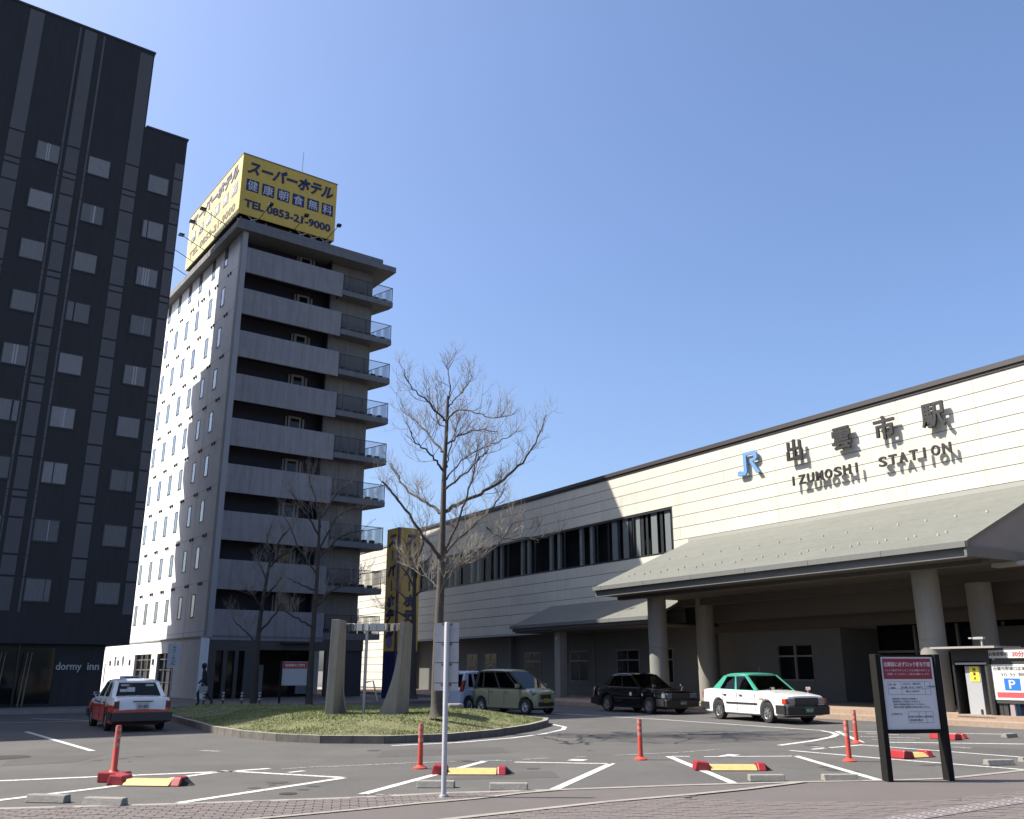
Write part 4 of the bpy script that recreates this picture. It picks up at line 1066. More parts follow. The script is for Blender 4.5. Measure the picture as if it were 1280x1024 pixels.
wm_cap = wheel_meshes(.315, .19, 'cap'); wm_kei = wheel_meshes(.285, .16, 'alloy')
def sedan_spec(paint_, **k):
    d = dict(paint=paint_, r=.315, axles=(-1.30, 1.38), hw=.845, zb=.22, cat='taxi',
             top=[(-2.32, .62), (-2.30, .90), (-2.24, .975), (-1.9, 1.00), (-1.55, 1.005), (-.5, .985), (.8, .965), (1.0, .95), (1.6, .90), (2.15, .835), (2.25, .80), (2.30, .62)],
             cab=((-1.70, .99), (-1.12, 1.43), (.12, 1.45), (.86, .955)), sidecuts=((.17, .515), (.56, .94)), gaps=(-1.02, -.20, .78), handles=(-.88, .02), hz=.80,
             mirror=(1.55, 1.02, 'fender'), mould=.54, _wm=wm_cap, tumble=.20, cpw=.12)
    d.update(k); return d
def sedan_fit(t, S, plate, sig=None, front=True, rear=True, number='・・40', lamp_txt=None, rear_lamp=redl, bumper=blackp, grille=blackp):
    hw = S['hw']
    if front:
        MB().prism([(2.2, .26), (2.42, .28), (2.44, .52), (2.30, .56), (2.2, .56)], 'y', -hw + .02, hw - .02).build('front_bumper', bumper, t, bevel=.02)
        for s_ in (1, -1):
            MB().box(1.86, 2.3, s_ * (hw - .005) - .02, s_ * (hw - .005) + .02, .30, .56).build('bumper_side', bumper, t)
            y0, y1 = sorted((s_ * .46, s_ * .70)); MB().box(2.26, 2.345, y0, y1, .59, .765).build('headlight', lampc, t, bevel=.01)
            y0, y1 = sorted((s_ * .705, s_ * .81)); MB().box(2.12, 2.315, y0, y1, .60, .75).build('turn_signal', sig or amber, t, bevel=.01)
        gr = MB().box(2.27, 2.34, -.45, .45, .54, .775)
        gr.build('grille', grille, t)
        g = MB()
        for q in range(4): g.box(2.3405, 2.345, -.43, .43, .62 + q * .035, .628 + q * .035)
        g.each('grille_bar', mat('grille_grey', (.12, .12, .12), .3, .6), t)
        p_ = MB().box(2.445, 2.455, -.17, .17, .34, .51).build('number_plate', plate, t)
        text('40-27', whitep if plate is platem else nav, p_, (2.4565, 0, .41), w=.26, h=.08, X=(0, 1, 0), depth=.003, bold=.02)
    if rear:
        MB().prism([(-2.44, .30), (-2.2, .28), (-2.2, .56), (-2.42, .56)], 'y', -hw + .02, hw - .02).build('rear_bumper', bumper, t, bevel=.02)
        for s_ in (1, -1):
            MB().box(-2.3, -1.85, s_ * (hw - .005) - .02, s_ * (hw - .005) + .02, .34, .56).build('bumper_side', bumper, t)
            y0, y1 = sorted((s_ * .66, s_ * .79)); MB().box(-2.33, -2.27, y0, y1, .68, .88).build('tail_lamp', rear_lamp, t, bevel=.01)
        p_ = MB().box(-2.355, -2.33, -.17, .17, .66, .83).build('number_plate', platew if plate is None else plate, t)
        text('21-83', whitep if plate is platem else nav, p_, (-2.357, 0, .73), w=.26, h=.08, X=(0, -1, 0), depth=.003, bold=.02)
        MB().box(-2.345, -2.325, -.28, .28, .86, .89).build('boot_trim', mat('grille_grey', (.12, .12, .12), .3, .6), t)
def heading(a, b): return math.atan2(b[1] - a[1], b[0] - a[0])
h_st = FS.a     # along the station towards the camera

# white taxi with a green roof
whitecar = mat('car_white', (.60, .60, .58), .25, coat=.6, spec=.5); green = mat('car_mint_green', (.045, .25, .175), .3, coat=.5)
cw = (8.30, 31.4)
Sw = sedan_spec(whitecar, roof=green, pillar=green, wtrim=green, mirm=chrome)
t, b_, _ = make_car('taxi', 'white taxi with a mint green roof, first at the station kerb', (cw[0], cw[1], 0), math.radians(-68), Sw, 'taxis waiting at the station')
t.scale = (.98, .97, 1.0)
sedan_fit(t, Sw, platem)
MB().tube([(.05, 0, 1.49), (.02, 0, 1.70)], .008, 5).build('antenna', blackp, t)
MB().box(1.02, 1.22, -.853, -.846, .70, .75).build('door_emblem', mat('gold_mark', (.5, .38, .15), .5), t)
# black taxi
blackcar = mat('car_black', (.006, .006, .007), .16, coat=.8, spec=.5)
Sb = sedan_spec(blackcar, mirm=chrome, mould=.54, wtrim=chrome)
t, b_, _ = make_car('taxi', 'glossy black taxi waiting behind the white and green one', (5.22, 37.6, 0), math.radians(-58), Sb, 'taxis waiting at the station')
t.scale = (.97, 1.0, .99)
sedan_fit(t, Sb, platem, sig=lampc, grille=blackp)
dc = MB().tube([(.3, -.851, .72), (.3, -.846, .72)], [.075, .075], 14).build('door_emblem', whitep, t)
dc = MB().tube([(1.02, -.851, .70), (1.02, -.846, .70)], [.06, .06], 5).build('door_emblem', mat('emblem_grey', (.5, .5, .5), .4), t)
MB().box(-.12, .1, -.12, .12, 1.485, 1.52).tube([(0, 0, 1.5), (-.02, 0, 1.70)], .008, 5).build('roof_light_base', blackp, t)
# red and white taxi seen from behind
redcar = mat('car_red', (.62, .06, .03), .3, coat=.5)
Sr = sedan_spec(whitecar, lower=redcar, split=.76, mould=None, cab=((-1.58, .99), (-1.10, 1.43), (.12, 1.45), (.86, .955)), mirm=chrome, headrest=seatw)
t, b_, _ = make_car('taxi', 'white over red taxi seen from behind on the shaded left road', (-11.25, 27.6, 0), math.radians(122), Sr, 'taxis waiting at the station')
t.scale = (.97, .92, .90)
sedan_fit(t, Sr, platew, rear_lamp=mat('dull_tail_lamp', (.16, .02, .02), .3), bumper=mat('bumper_dark', (.03, .025, .025), .5))
rl = MB().prism([(-.16, 1.49), (.10, 1.49), (.05, 1.60), (-.11, 1.60)], 'y', -.32, .32).build('roof_lamp', mat('roof_lamp_blue', (.35, .42, .55), .4), t, bevel=.01)
MB().box(-.165, -.162, -.2, .2, 1.515, 1.575).build('roof_lamp_text', mat('navy_text', (.03, .04, .10), .5), rl)
for yy in (.30, .10): MB().box(-1.42, -1.40, yy, yy + .22, 1.12, 1.22 + .05 * (yy < .2)).build('rear_sticker', whitep, t)
for q in range(4): MB().box(.2 + q * .2, .28 + q * .2, .851, .856, .80, .86).build('door_lettering', mat('navy_text', (.03, .04, .10), .5), t)

# khaki minivan
khaki = mat('car_khaki', (.20, .20, .125), .28, coat=.6)
Sk = dict(paint=khaki, r=.29, axles=(-1.22, 1.24), hw=.735, zb=.20, cat='minivan', round=.06,
          top=[(-1.72, .55), (-1.70, .90), (-1.62, .98), (-1.0, .99), (.6, .965), (1.15, .95), (1.40, .93), (1.60, .86), (1.68, .76), (1.71, .55)],
          wtab=[(-1.72, .66), (-1.55, .715), (-1.1, .735), (1.1, .735), (1.45, .69), (1.62, .60), (1.71, .50)],
          cab=((-1.66, .97), (-1.48, 1.60), (.25, 1.60), (1.22, .94)), sidecuts=((.06, .17), (.20, .50), (.535, .86), (.885, .955)), gaps=(-.75, .12, 1.0), handles=(-.62, .25), hz=.82,
          mirror=(.92, 1.05, 'door'), mirm=khaki, handlem=khaki, _wm=wm_kei, tumble=.15, inset=.04, pillar=blackp, roof=mat('car_khaki_roof', (.27, .275, .20), .3, coat=.5), cpw=.10)
t, b_, ip = make_car('minivan', 'khaki green minivan with silver wheels behind the island tip', (.10, 36.7, 0), math.radians(-43), Sk)
t.scale = (.95, .98, .98)
for s_ in (1, -1):
    y0, y1 = sorted((s_ * .42, s_ * .66)); MB().prism([(1.38, .74), (1.60, .70), (1.66, .80), (1.42, .90)], 'y', y0, y1).build('headlight', lampc, t, bevel=.02)
MB().box(1.66, 1.725, -.30, .30, .56, .74).build('grille', blackp, t, bevel=.02)
MB().box(1.66, 1.735, -.45, .45, .30, .46).build('lower_grille', blackp, t, bevel=.02)
p_ = MB().box(1.735, 1.745, -.15, .15, .44, .58).build('number_plate', platey, t); text('58-02', blackp, p_, (1.7455, 0, .505), w=.24, h=.07, X=(0, 1, 0), depth=.003, bold=.02)
MB().prism([(-.6, 1.655), (-.2, 1.67), (-.2, 1.685), (-.6, 1.67)], 'y', -.3, .3).build('roof_rail', mat('roof_grey', (.3, .3, .3), .5), t)

# white hatchback partly hidden behind it
pearl = mat('car_pearl_blue_white', (.50, .55, .66), .28, coat=.6)
Sh = dict(Sk); Sh.update(paint=pearl, cat='hatchback', hw=.74, cab=((-1.60, .95), (-1.32, 1.50), (.2, 1.50), (1.15, .92)), roof=pearl, pillar=pearl, mirm=pearl, handlem=pearl, sidecuts=((.12, .24), (.30, .60), (.64, .93)),
          top=[(-1.72, .50), (-1.70, .86), (-1.60, .95), (-1.0, .97), (.6, .95), (1.10, .93), (1.45, .88), (1.66, .74), (1.71, .55)])
t, b_, ip = make_car('hatchback', 'pale blue-white hatchback half hidden behind the khaki minivan', (-1.50, 38.6, 0), math.radians(52), Sh)
for s_ in (1, -1):
    y0, y1 = sorted((s_ * .60, s_ * .72)); MB().prism([(-1.72, .80), (-1.58, .80), (-1.40, 1.22), (-1.52, 1.22)], 'y', y0, y1).build('tail_lamp', redl, t, bevel=.01)
MB().box(-1.735, -1.72, -.15, .15, .58, .72).build('number_plate', platew, t)

# ================================================================== BOLLARDS, FLAPS, STOPS
orange = mat('bollard_orange', (.42, .05, .028), .45, var=.08, scale=8); refl_w = mat('reflector_white', (.55, .30, .26), .4)
redp = mat('flap_red', (.24, .014, .018), .4, var=.1, scale=8); yellp = mat('flap_yellow', (.42, .30, .11), .6, var=.12, scale=14)
def make_bollard(lab, h=.72):
    t = thing('bollard', lab, 'bollard', group='orange flexible bollards in the car park')
    MB().lathe([(.125, 0), (.125, .018), (.07, .045), (.045, .06), (.042, h - .03), (.036, h)], 18).build('post', orange, t, smooth=40)
    for z in (h * .60, h * .75, h * .89): MB().lathe([(.0435, z), (.0435, z + .055)], 18).build('reflector_band', refl_w, t, smooth=40)
    return t
def put(t, p, label=None, rz=0):
    t.location = p; t.rotation_euler.z = rz
    if label: t['label'] = label
    return t
b0 = make_bollard('orange bollard between the white sign pole and the island')
put(b0, G(525, 961))
for (u, v), lab in (((801, 950), 'orange bollard standing alone at the middle of the lane'), ((1062, 952), 'orange bollard just left of the information board'), ((1071, 929), 'orange bollard farther back, left of the information board'),
                    ((1115, 917), 'orange bollard seen under the information board, left one'), ((1148, 916), 'orange bollard seen under the information board, right one')):
    put(copy_tree(b0), G(u, v), lab)
def flap(loc, rz, lab, L=.95, box=True, wide=.16, box_w=.32, flat=False):
    t = thing('parking_lock', lab, 'parking lock', loc, rz, 'red and yellow parking lock plates')
    MB().prism([(-.30, 0), (-.02, 0), (-.06, .13), (-.26, .15)], 'y', -box_w / 2, box_w / 2).build('motor_box', redp, t, bevel=.02)
    if not flat:
        MB().prism([(-wide / 2 - .12, .012), (wide / 2 + .12, .012), (wide / 2, .085), (-wide / 2, .085)], 'x', -.03, -.03 + L * .78).build('plate', yellp, t, bevel=.012)
    MB().prism([(-.18, 0.0), (.18, 0), (.10, .12), (-.10, .12)], 'x', L * .78 - .02, L * .78 + .12).build('end_housing', redp, t, bevel=.02)
    MB().hexa([(L * .78 + .12, -.15, .0), (L * .78 + .26, -.06, 0), (L * .78 + .26, .06, 0), (L * .78 + .12, .15, 0), (L * .78 + .12, -.08, .1), (L * .78 + .2, -.03, .03), (L * .78 + .2, .03, .03), (L * .78 + .12, .08, .1)]).build('end_ramp', rubber, t)
    MB().box(-.1, L * .8, -.17, .17, .002, .012).build('base_plate', mat('flap_base', (.22, .2, .19), .8), t)
    return t
f1 = flap(G(163, 981), math.radians(-6), 'red and yellow lock plate with an orange post on its box, far left bay', L=.9, box_w=.3)
MB().box(-.62, -.18, .16, .36, .0, .15).build('post_base', redp, f1, bevel=.02)
bp = MB().lathe([(.075, .15), (.045, .19), (.042, .78), (.036, .80)], 18).build('post', orange, f1, loc=(-.42, .26, 0), smooth=40)
for z in (.50, .61, .72): MB().lathe([(.0435, z), (.0435, z + .055)], 18).build('reflector_band', refl_w, bp)
f2 = flap(G(563, 967.5), math.radians(-1), 'red and yellow lock plate behind the white sign pole', L=1.0)
f3 = flap(G(889, 962.5), math.radians(-2), 'red and yellow lock plate in the bay right of the middle', L=.98)
f4 = flap(G(1132, 947), math.radians(20), 'red and yellow lock plate behind the information board', L=.55, box_w=.55)
f5 = flap(G(1188, 924), math.radians(25), 'dark red folded lock plate in the farthest bay', L=.40, box_w=.75, flat=True)
stopm = mat('stop_concrete', (.33, .31, .275), .9, var=.16, scale=12, var2=.1, scale2=2, bump=.5, bscale=60)
sme = MB().prism([(-.085, 0), (.085, 0), (.055, .10), (-.055, .10)], 'x', -.29, .29).mesh('wheel_stop', stopm)
sme2 = MB().box(-.2901, -.289, -.03, .03, .02, .07).mesh('reflector', mat('stop_hole', (.05, .05, .05), .8))
for u, v, rz, lab in ((60, 1003, -9, 'concrete wheel stop, leftmost in the left bay'), (131, 1007, -10, 'concrete wheel stop by the brick edge, second from left'),
                      (545, 984.5, -3, 'concrete wheel stop directly behind the white sign pole'), (636, 987.5, -3, 'concrete wheel stop right of the white sign pole'),
                      (958, 976.5, 2, 'concrete wheel stop left of two, before the red lock plate right of the middle'), (1050, 976, 4, 'concrete wheel stop just left of the information board posts'),
                      (1249, 956.5, 12, 'concrete wheel stop at right, beyond the board with a pale end'), (1262, 922, 35, 'far concrete wheel stop at the right edge, left one'), (1291, 925, 35, 'far concrete wheel stop at the right edge, cut by the frame'), (1292, 953, 12, 'concrete wheel stop cut by the right edge of the photo')):
    o = inst('wheel_stop', sme, None, G(u, v), (0, 0, math.radians(rz))); o.scale = (.92, 1, .95)
    m_ = o.modifiers.new('bevel', 'BEVEL'); m_.width = .012; m_.segments = 2
    tag(o, lab, 'wheel stop', 'concrete wheel stops')

# ================================================================== POLE WITH SIGN PLATES (backs)
ps = thing('sign_pole', 'thin white pole holding a column of grey sign plates seen from the back', 'sign', G(554.5, 997))
MB().lathe([(.034, -.02), (.034, 2.22), (.026, 2.24)], 16).build('pole', mat('pole_white', (.60, .60, .62), .4, var=.05, scale=8), ps, smooth=40)
MB().lathe([(.07, 0), (.06, .03), (.043, .04)], 16).build('pole_base', galv, ps)
platg = objvar('plate_back', (.62, .62, .64), .10, .45, metal=.5, var=.08, scale=9)
for a, b2 in ((1.945, 2.225), (1.66, 1.935), (1.37, 1.65)) : pass
zs = [1.345, 1.62, 1.885, 2.165 - .0, 2.235]
for a, b2 in ((1.335, 1.435), (1.44, 1.70), (1.705, 1.97), (1.975, 2.235)):
    p_ = MB().box(-.165, .165, .048, .054, a, b2 - .006).build('sign_plate', platg, ps)
    MB().box(-.07, .07, .0425, .0478, (b2 - .035), (b2 - .015)).build('bracket', galv, p_)
    for x in (-.06, .06): MB().lathe([(.010, b2 - .04), (.010, b2 - .01)], 8, cx=x, cy=.035).build('bolt', mat('bolt_dark', (.06, .06, .06), .5), p_)

# ================================================================== INFORMATION BOARD
L0, R0 = G(1111.5, 977.5), G(1188, 976)
ih = math.atan2(R0.y - L0.y, R0.x - L0.x)
ib = thing('information_board', 'dark framed car park notice board with a dark red header on two posts', 'notice board', L0, ih)
Wb = (R0 - L0).length
postm = mat('board_post', (.016, .015, .014), .8, spec=.15, var=.1, scale=5)
for x in (0, Wb): MB().box(x - .042, x + .042, -.06, .12, -.01, 1.84).build('post', postm, ib, bevel=.006)
MB().box(.065, Wb - .065, -.045, .06, .68, .735).box(.065, Wb - .065, -.03, .05, 1.80, 1.835).each('rail', postm, ib)
pn = MB().box(.066, Wb - .066, -.02, .03, .737, 1.80).build('panel', mat('board_grey_white', (.85, .86, .90), .35, var=.02, scale=3), ib)
MB().box(.09, Wb - .10, -.024, -.0205, 1.47, 1.775).build('header', mat('board_dark_red', (.36, .02, .05), .4), pn)
text('出庫前に必ずロック板を確認', mat('board_print_white', (.85, .8, .82), .5), pn, (Wb / 2, -.0245, 1.69), w=Wb * .78, h=.072, depth=.002, bold=.02)
text('ロック板が下がったことをお確かめのうえ', MATS['board_print_white'], pn, (Wb / 2, -.0245, 1.60), w=Wb * .74, h=.032, depth=.002)
text('出庫してください ご協力お願いします', MATS['board_print_white'], pn, (Wb / 2, -.0245, 1.545), w=Wb * .70, h=.032, depth=.002)
ink = mat('board_print_grey', (.17, .18, .22), .6)
for q, (s_, z, w_, xc) in enumerate((('料 金', 1.39, .12, .22), ('30分 無料', 1.40, .30, .54), ('以後 30分 100円', 1.35, .34, .54), ('時間', 1.34, .07, .22), ('24時間', 1.36, .14, .85), ('最大 800円', 1.29, .22, .54),
                          ('駐車場ご利用のお客様へ', 1.18, .42, .40), ('満車時はご利用できません', 1.14, .46, .42), ('車内に貴重品を置かないでください', 1.10, .52, .46), ('場内の事故 盗難等の責任は負いません', 1.06, .60, .50), ('お問合せ', .96, .18, .24), ('出雲市駅南口駐車場', .92, .40, .62), ('管理事務所', .87, .22, .55))):
    text(s_, ink, pn, (xc * Wb, -.0225, z), w=w_ * Wb, h=.028, depth=.002)
g = MB()
for z in (1.43, 1.325, 1.24): g.box(.14, Wb - .15, -.0222, -.0205, z, z + .004)
for x in (.14, .36, .75, Wb - .154): g.box(x, x + .004, -.0223, -.0206, 1.24, 1.43)
g.box(.42, Wb - .16, -.0222, -.0205, .83, .834).box(.42, Wb - .16, -.0222, -.0205, .99, .994)
for x in (.42, .6, .72, Wb - .164): g.box(x, x + .004, -.0223, -.0206, .83, .99)
g.build('table_rule', ink, pn)

# ================================================================== BOOTH AND PARKING SIGN by the entrance
Fp = FS
def sthing(name, label, cat, x, t, z=.3, **k): return thing(name, label, cat, Fp.w(x, t, z), Fp.a, **k)
bt = sthing('payment_booth', 'dark payment machine booth with a thin flat roof and yellow sign', 'payment booth', 1.2, -1.05, .15)
MB().box(-.42, 1.70, -.35, 1.1, 2.10, 2.16).build('roof', mat('booth_roof', (.42, .41, .38), .6), bt)
g = MB().box(.05, .12, 0, .9, 0, 2.1).box(1.18, 1.28, 0, .9, 0, 2.1).box(.05, 1.28, .84, .9, 0, 2.1).box(.12, 1.18, 0, .05, 1.72, 2.1)
g.build('frame', mat('booth_black', (.022, .022, .022), .4), bt)
pm = MB().box(.34, .84, .18, .7, .03, 1.58).build('payment_machine', mat('machine_grey', (.50, .51, .52), .45), bt, bevel=.01)
q = MB().box(.50, .80, .165, .179, 1.12, 1.56).build('yellow_sign', mat('sign_yellow', (.78, .66, .06), .5), pm)
for i, ch in enumerate('精算機'): text(ch, black, q, (.65, .164, 1.47 - i * .135), w=.10, h=.10, depth=.003, bold=.014)
MB().box(.70, .76, .16, .179, .1, .3).build('machine_slot', blackp, pm)
MB().box(.14, 1.16, .02, .06, 1.62, 1.68).build('light_tube', mat('tube_white', (.5, .5, .5), .4), bt)
MB().box(.1, 1.3, -.1, -.04, .06, .10).build('kick_rail', galv, bt)
g = MB().tube([(.95, .3, 2.16), (.95, .3, 2.38)], .03, 8).box(.72, 1.05, .22, .36, 2.38, 2.45)
g.box(.55, .66, .26, .32, 2.40, 2.44); g.build('camera', mat('camera_white', (.5, .5, .48), .4), bt)
MB().box(1.32, 1.44, .1, .3, .0, 2.05).box(1.46, 1.60, .1, .3, .1, 1.5).each('meter_box', mat('meter_dark', (.05, .05, .052), .5), bt)
for z in (1.75, 1.40): MB().box(1.34, 1.41, .07, .098, z, z + .2).build('meter_window', mat('meter_lens', (.45, .47, .48), .3), bt)
MB().prism([(1.66, .02), (1.82, .02), (1.80, .85), (1.70, .85)], 'y', .08, .16).build('pale_pink_board', mat('pale_pink', (.42, .34, .36), .6), bt)
pk = sthing('parking_sign', 'white 30 minutes free parking sign with blue P in a dark frame at right edge', 'sign', 2.45, -1.0, .15)
g = MB().box(-.16, -.04, -.02, .12, 0, 2.08).box(2.1, 2.22, -.02, .12, 0, 2.08).box(-.04, 2.1, .0, .1, .50, .58).box(-.04, 2.1, .03, .1, 1.62, 1.80).box(-.04, 2.1, .0, .1, 2.04, 2.10)
g.build('frame', mat('sign_frame_dark', (.06, .058, .055), .5), pk)
bn = MB().box(-.06, 2.1, -.04, -.004, 1.80, 2.04).build('banner', whitep, pk)
text('お客様専用', blackp, bn, (.33, -.041, 1.92), w=.58, h=.12, depth=.004, bold=.014)
text('30分無料', mat('print_red', (.60, .04, .05), .5), bn, (1.12, -.041, 1.92), w=.72, h=.16, depth=.004, bold=.02)
bd = MB().box(.0, 2.1, -.01, .03, .60, 1.62).build('board', mat('board_white', (.55, .55, .52), .4), pk)
text('出雲市駅南口広場駐車場', mat('print_dark', (.12, .12, .13), .5), bd, (.78, -.012, 1.50), w=1.36, h=.11, depth=.003, bold=.02)
text('30 分 無 料', MATS['print_dark'], bd, (.80, -.012, 1.33), w=1.0, h=.12, depth=.003)
pb_ = MB().box(.38, .86, -.018, -.0105, .88, 1.22).build('blue_square', mat('p_blue', (.02, .13, .42), .4), bd)
text('P', whitep, pb_, (.62, -.019, 1.05), w=.20, h=.25, depth=.003, bold=.02)
MB().box(.12, 2.0, -.016, -.0105, .67, .82).build('red_band', mat('band_red', (.58, .07, .08), .4), bd)
cn = sthing('bucket', 'light blue plastic bucket standing under the parking sign', 'bucket', 2.85, -.55, .3)
MB().lathe([(.11, 0), (.10, .22), (.085, .26), (.08, .32)], 18).build('shell', mat('bucket_blue', (.10, .32, .55), .4), cn, smooth=40)

# ================================================================== SCULPTURE on the island
zt_ = .36
sc = thing('sculpture', 'two tall concrete fins with a steel band and pole on the grass island', 'sculpture', (-5.05, 25.9, .30), math.radians(4))
cf = mat('sculpture_concrete', (.40, .36, .30), .85, streak=.3, var=.07, scale=5, var2=.08, scale2=1., bump=.3, bscale=40)
# left fin: slab whose right side flares at the foot
MB().hexa([(-.04, -.35, -.05), (.17, -.35, -.05), (.34, .8, -.05), (.16, .8, -.05), (.02, -.35, 2.66), (.24, -.35, 2.66), (.34, .45, 2.66), (.16, .45, 2.66)]).build('left_fin', cf, sc, bevel=.008)
pts = [(.16, -.05), (.50, -.05), (.40, .35), (.33, .75), (.30, 1.3), (.29, 2.60), (.16, 2.60)]
MB().prism([(x, z) for x, z in pts], 'y', .45, .75).build('left_buttress', cf, sc)
# right fin: curved sail
def sail(y, w0):
    P = []
    for i in range(13):
        t_ = i / 12; z = -.05 + 2.68 * t_; P.append((1.28 + .62 * (1 - (1 - t_) ** 2.4) - .0, z))
    return P
Ps = sail(0, 0)
out = Ps + [(2.02, 2.63), (1.86, -.05)]
MB().prism(out, 'y', -.28, .02).build('right_fin', cf, sc)
MB().hexa([(1.86, -.28, -.05), (2.18, .6, -.05), (2.10, .9, -.05), (1.78, .02, -.05), (1.98, -.28, 2.60), (2.22, .6, 2.60), (2.16, .9, 2.60), (1.90, .02, 2.60)]).build('right_side_slab', cf, sc)
MB().hexa([(1.55, .10, .0), (1.9, .30, -.05), (2.15, .9, -.05), (1.8, .9, -.05), (1.75, .10, 1.1), (1.9, .30, 1.1), (2.15, .9, .9), (1.8, .9, .9)]).build('right_buttress', cf, sc)
# steel band of vertical strips
g = MB(); ns = 20
for i in range(ns):
    a = i / ns * 6.283; R_ = .62
    x, y = 1.14 + .68 * math.cos(a), .25 + .30 * math.sin(a)
    g2 = MB().box(-.10, .10, -.012, .012, -.10, .10)
    o = g2.build('steel_strip', mat('polished_steel', (.42, .42, .42), .22, 1.), sc, (x, y, 2.47), rz=a + math.pi / 2 + (.35 if i % 2 else -.2))
MB().tube([(.97, .0, -.05), (.97, .02, 2.36)], .045, 12).build('steel_pole', mat('pole_steel', (.50, .50, .50), .4, .5), sc, smooth=40)
MB().tube([(1.0, .0, .98), (1.20, -.02, 1.02), (1.34, -.05, .50)], .022, 8).build('bent_rod', MATS['pole_steel'], sc)
MB().tube([(.34, 2.55, 2.56) if False else (.34, .2, 2.56), (1.9, .2, 2.56)], .02, 6).build('top_rod', MATS['pole_steel'], sc)

# concrete block near the minivan
st_ = MB().lathe([(.42, -.1), (.42, .30), (.38, .34)], 8).build('stone_planter', concm, None, (-1.95, 29.9, .25))
tag(st_, 'low round grey stone at the back of the grass mound before the minivan', 'stone')

# ================================================================== BARE TREES
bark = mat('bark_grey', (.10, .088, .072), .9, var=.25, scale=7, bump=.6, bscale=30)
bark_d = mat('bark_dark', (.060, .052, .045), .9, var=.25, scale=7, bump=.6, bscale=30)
twigm = mat('twig', (.17, .15, .13), .85, var=.2, scale=5)
def pxline(pts, Y, dY, base):
    """photo pixel polyline -> points in a slightly leaning vertical sheet through depth Y"""
    out = []
    for i, (u, v) in enumerate(pts):
        a = (u - 640) / FPX; b = (512 - v) / FPX; d = Vector((a, cp - b * sp, sp + b * cp)); y = Y + dY * (i / max(1, len(pts) - 1)); t = y / d.y
        out.append(Vector((d.x * t, y, EYE + d.z * t)) - base)
    return out
def smoothpts(P, n=3):
    for _ in range(2):
        Q = [P[0]]
        for a, b in zip(P, P[1:]): Q += [a.lerp(b, .25), a.lerp(b, .75)]
        Q.append(P[-1]); P = Q
    return P
def twig_tree(mb, p, d, L, r, depth, rng, up=.25):
    n_ = 4; P = [p]; dd = d.normalized()
    for i in range(n_):
        dd = (dd + Vector((rng.uniform(-.28, .28), rng.uniform(-.28, .28), rng.uniform(-.15, .28) + up * .25))).normalized()
        P.append(P[-1] + dd * L / n_)
    mb.tube(P, [r * (1 - .75 * i / n_) for i in range(n_ + 1)], 4 if r > .008 else 3, caps=False)
    if depth <= 0: return
    k = rng.randint(3, 5)
    for i in range(k):
        t_ = rng.uniform(.25, 1.0) * n_; j = min(n_ - 1, int(t_)); q = P[j].lerp(P[j + 1], t_ - j)
        ax_ = Vector((rng.uniform(-1, 1), rng.uniform(-1, 1), rng.uniform(-.5, .9))).normalized()
        nd = (dd * .9 + ax_ * .85).normalized()
        twig_tree(mb, q, nd, L * rng.uniform(.45, .72), r * .52, depth - 1, rng, up)
def tree_from(name, label, base, trunk, tr, limbs, seed, mt, dens=1., tl=1.1, depth=2, group=None, minr=.0):
    t = thing(name, label, 'tree', base, 0, group); rng = random.Random(seed)
    P = smoothpts(trunk); n_ = len(P)
    MB().tube(P, [tr[0] + (tr[1] - tr[0]) * (i / (n_ - 1)) ** .8 + (tr[0] * .35 * max(0, 1 - i / (n_ * .06))) for i in range(n_)], 12).build('trunk', mt, t, smooth=60)
    tw = MB()
    for lp, r0, r1 in limbs:
        Q = smoothpts(lp); Q = [q + Vector((rng.uniform(-.03, .03), rng.uniform(-.03, .03), rng.uniform(-.03, .03))) for q in Q]; m = len(Q)
        MB().tube(Q, [r0 + (r1 - r0) * i / (m - 1) for i in range(m)], 8).build('branch', mt, t, smooth=60)
        tot = sum((Q[i + 1] - Q[i]).length for i in range(m - 1)); cnt = int(tot * 3.4 * dens) + 3
        for k in range(cnt):
            s_ = rng.uniform(.22, 1) * (m - 1); j = min(m - 2, int(s_)); q = Q[j].lerp(Q[j + 1], s_ - j); d = (Q[j + 1] - Q[j]).normalized()
            f_ = s_ / (m - 1)
            nd = (d * .8 + Vector((rng.uniform(-1, 1), rng.uniform(-1, 1), rng.uniform(-.35, 1.0))) * .9).normalized()
            twig_tree(tw, q, nd, tl * rng.uniform(.5, 1.1) * (1.1 - .35 * f_), .0125 * (1.15 - .5 * f_) + minr, depth, rng)
    tw.build('twig', twigm, t)['kind'] = 'stuff'
    return t
Yt = 24.6; base = Vector((G(546, 893, .42).x * Yt / G(546, 893, .42).y, Yt, .40))
q = lambda pts, dy=0.: pxline(pts, Yt, dy, base)
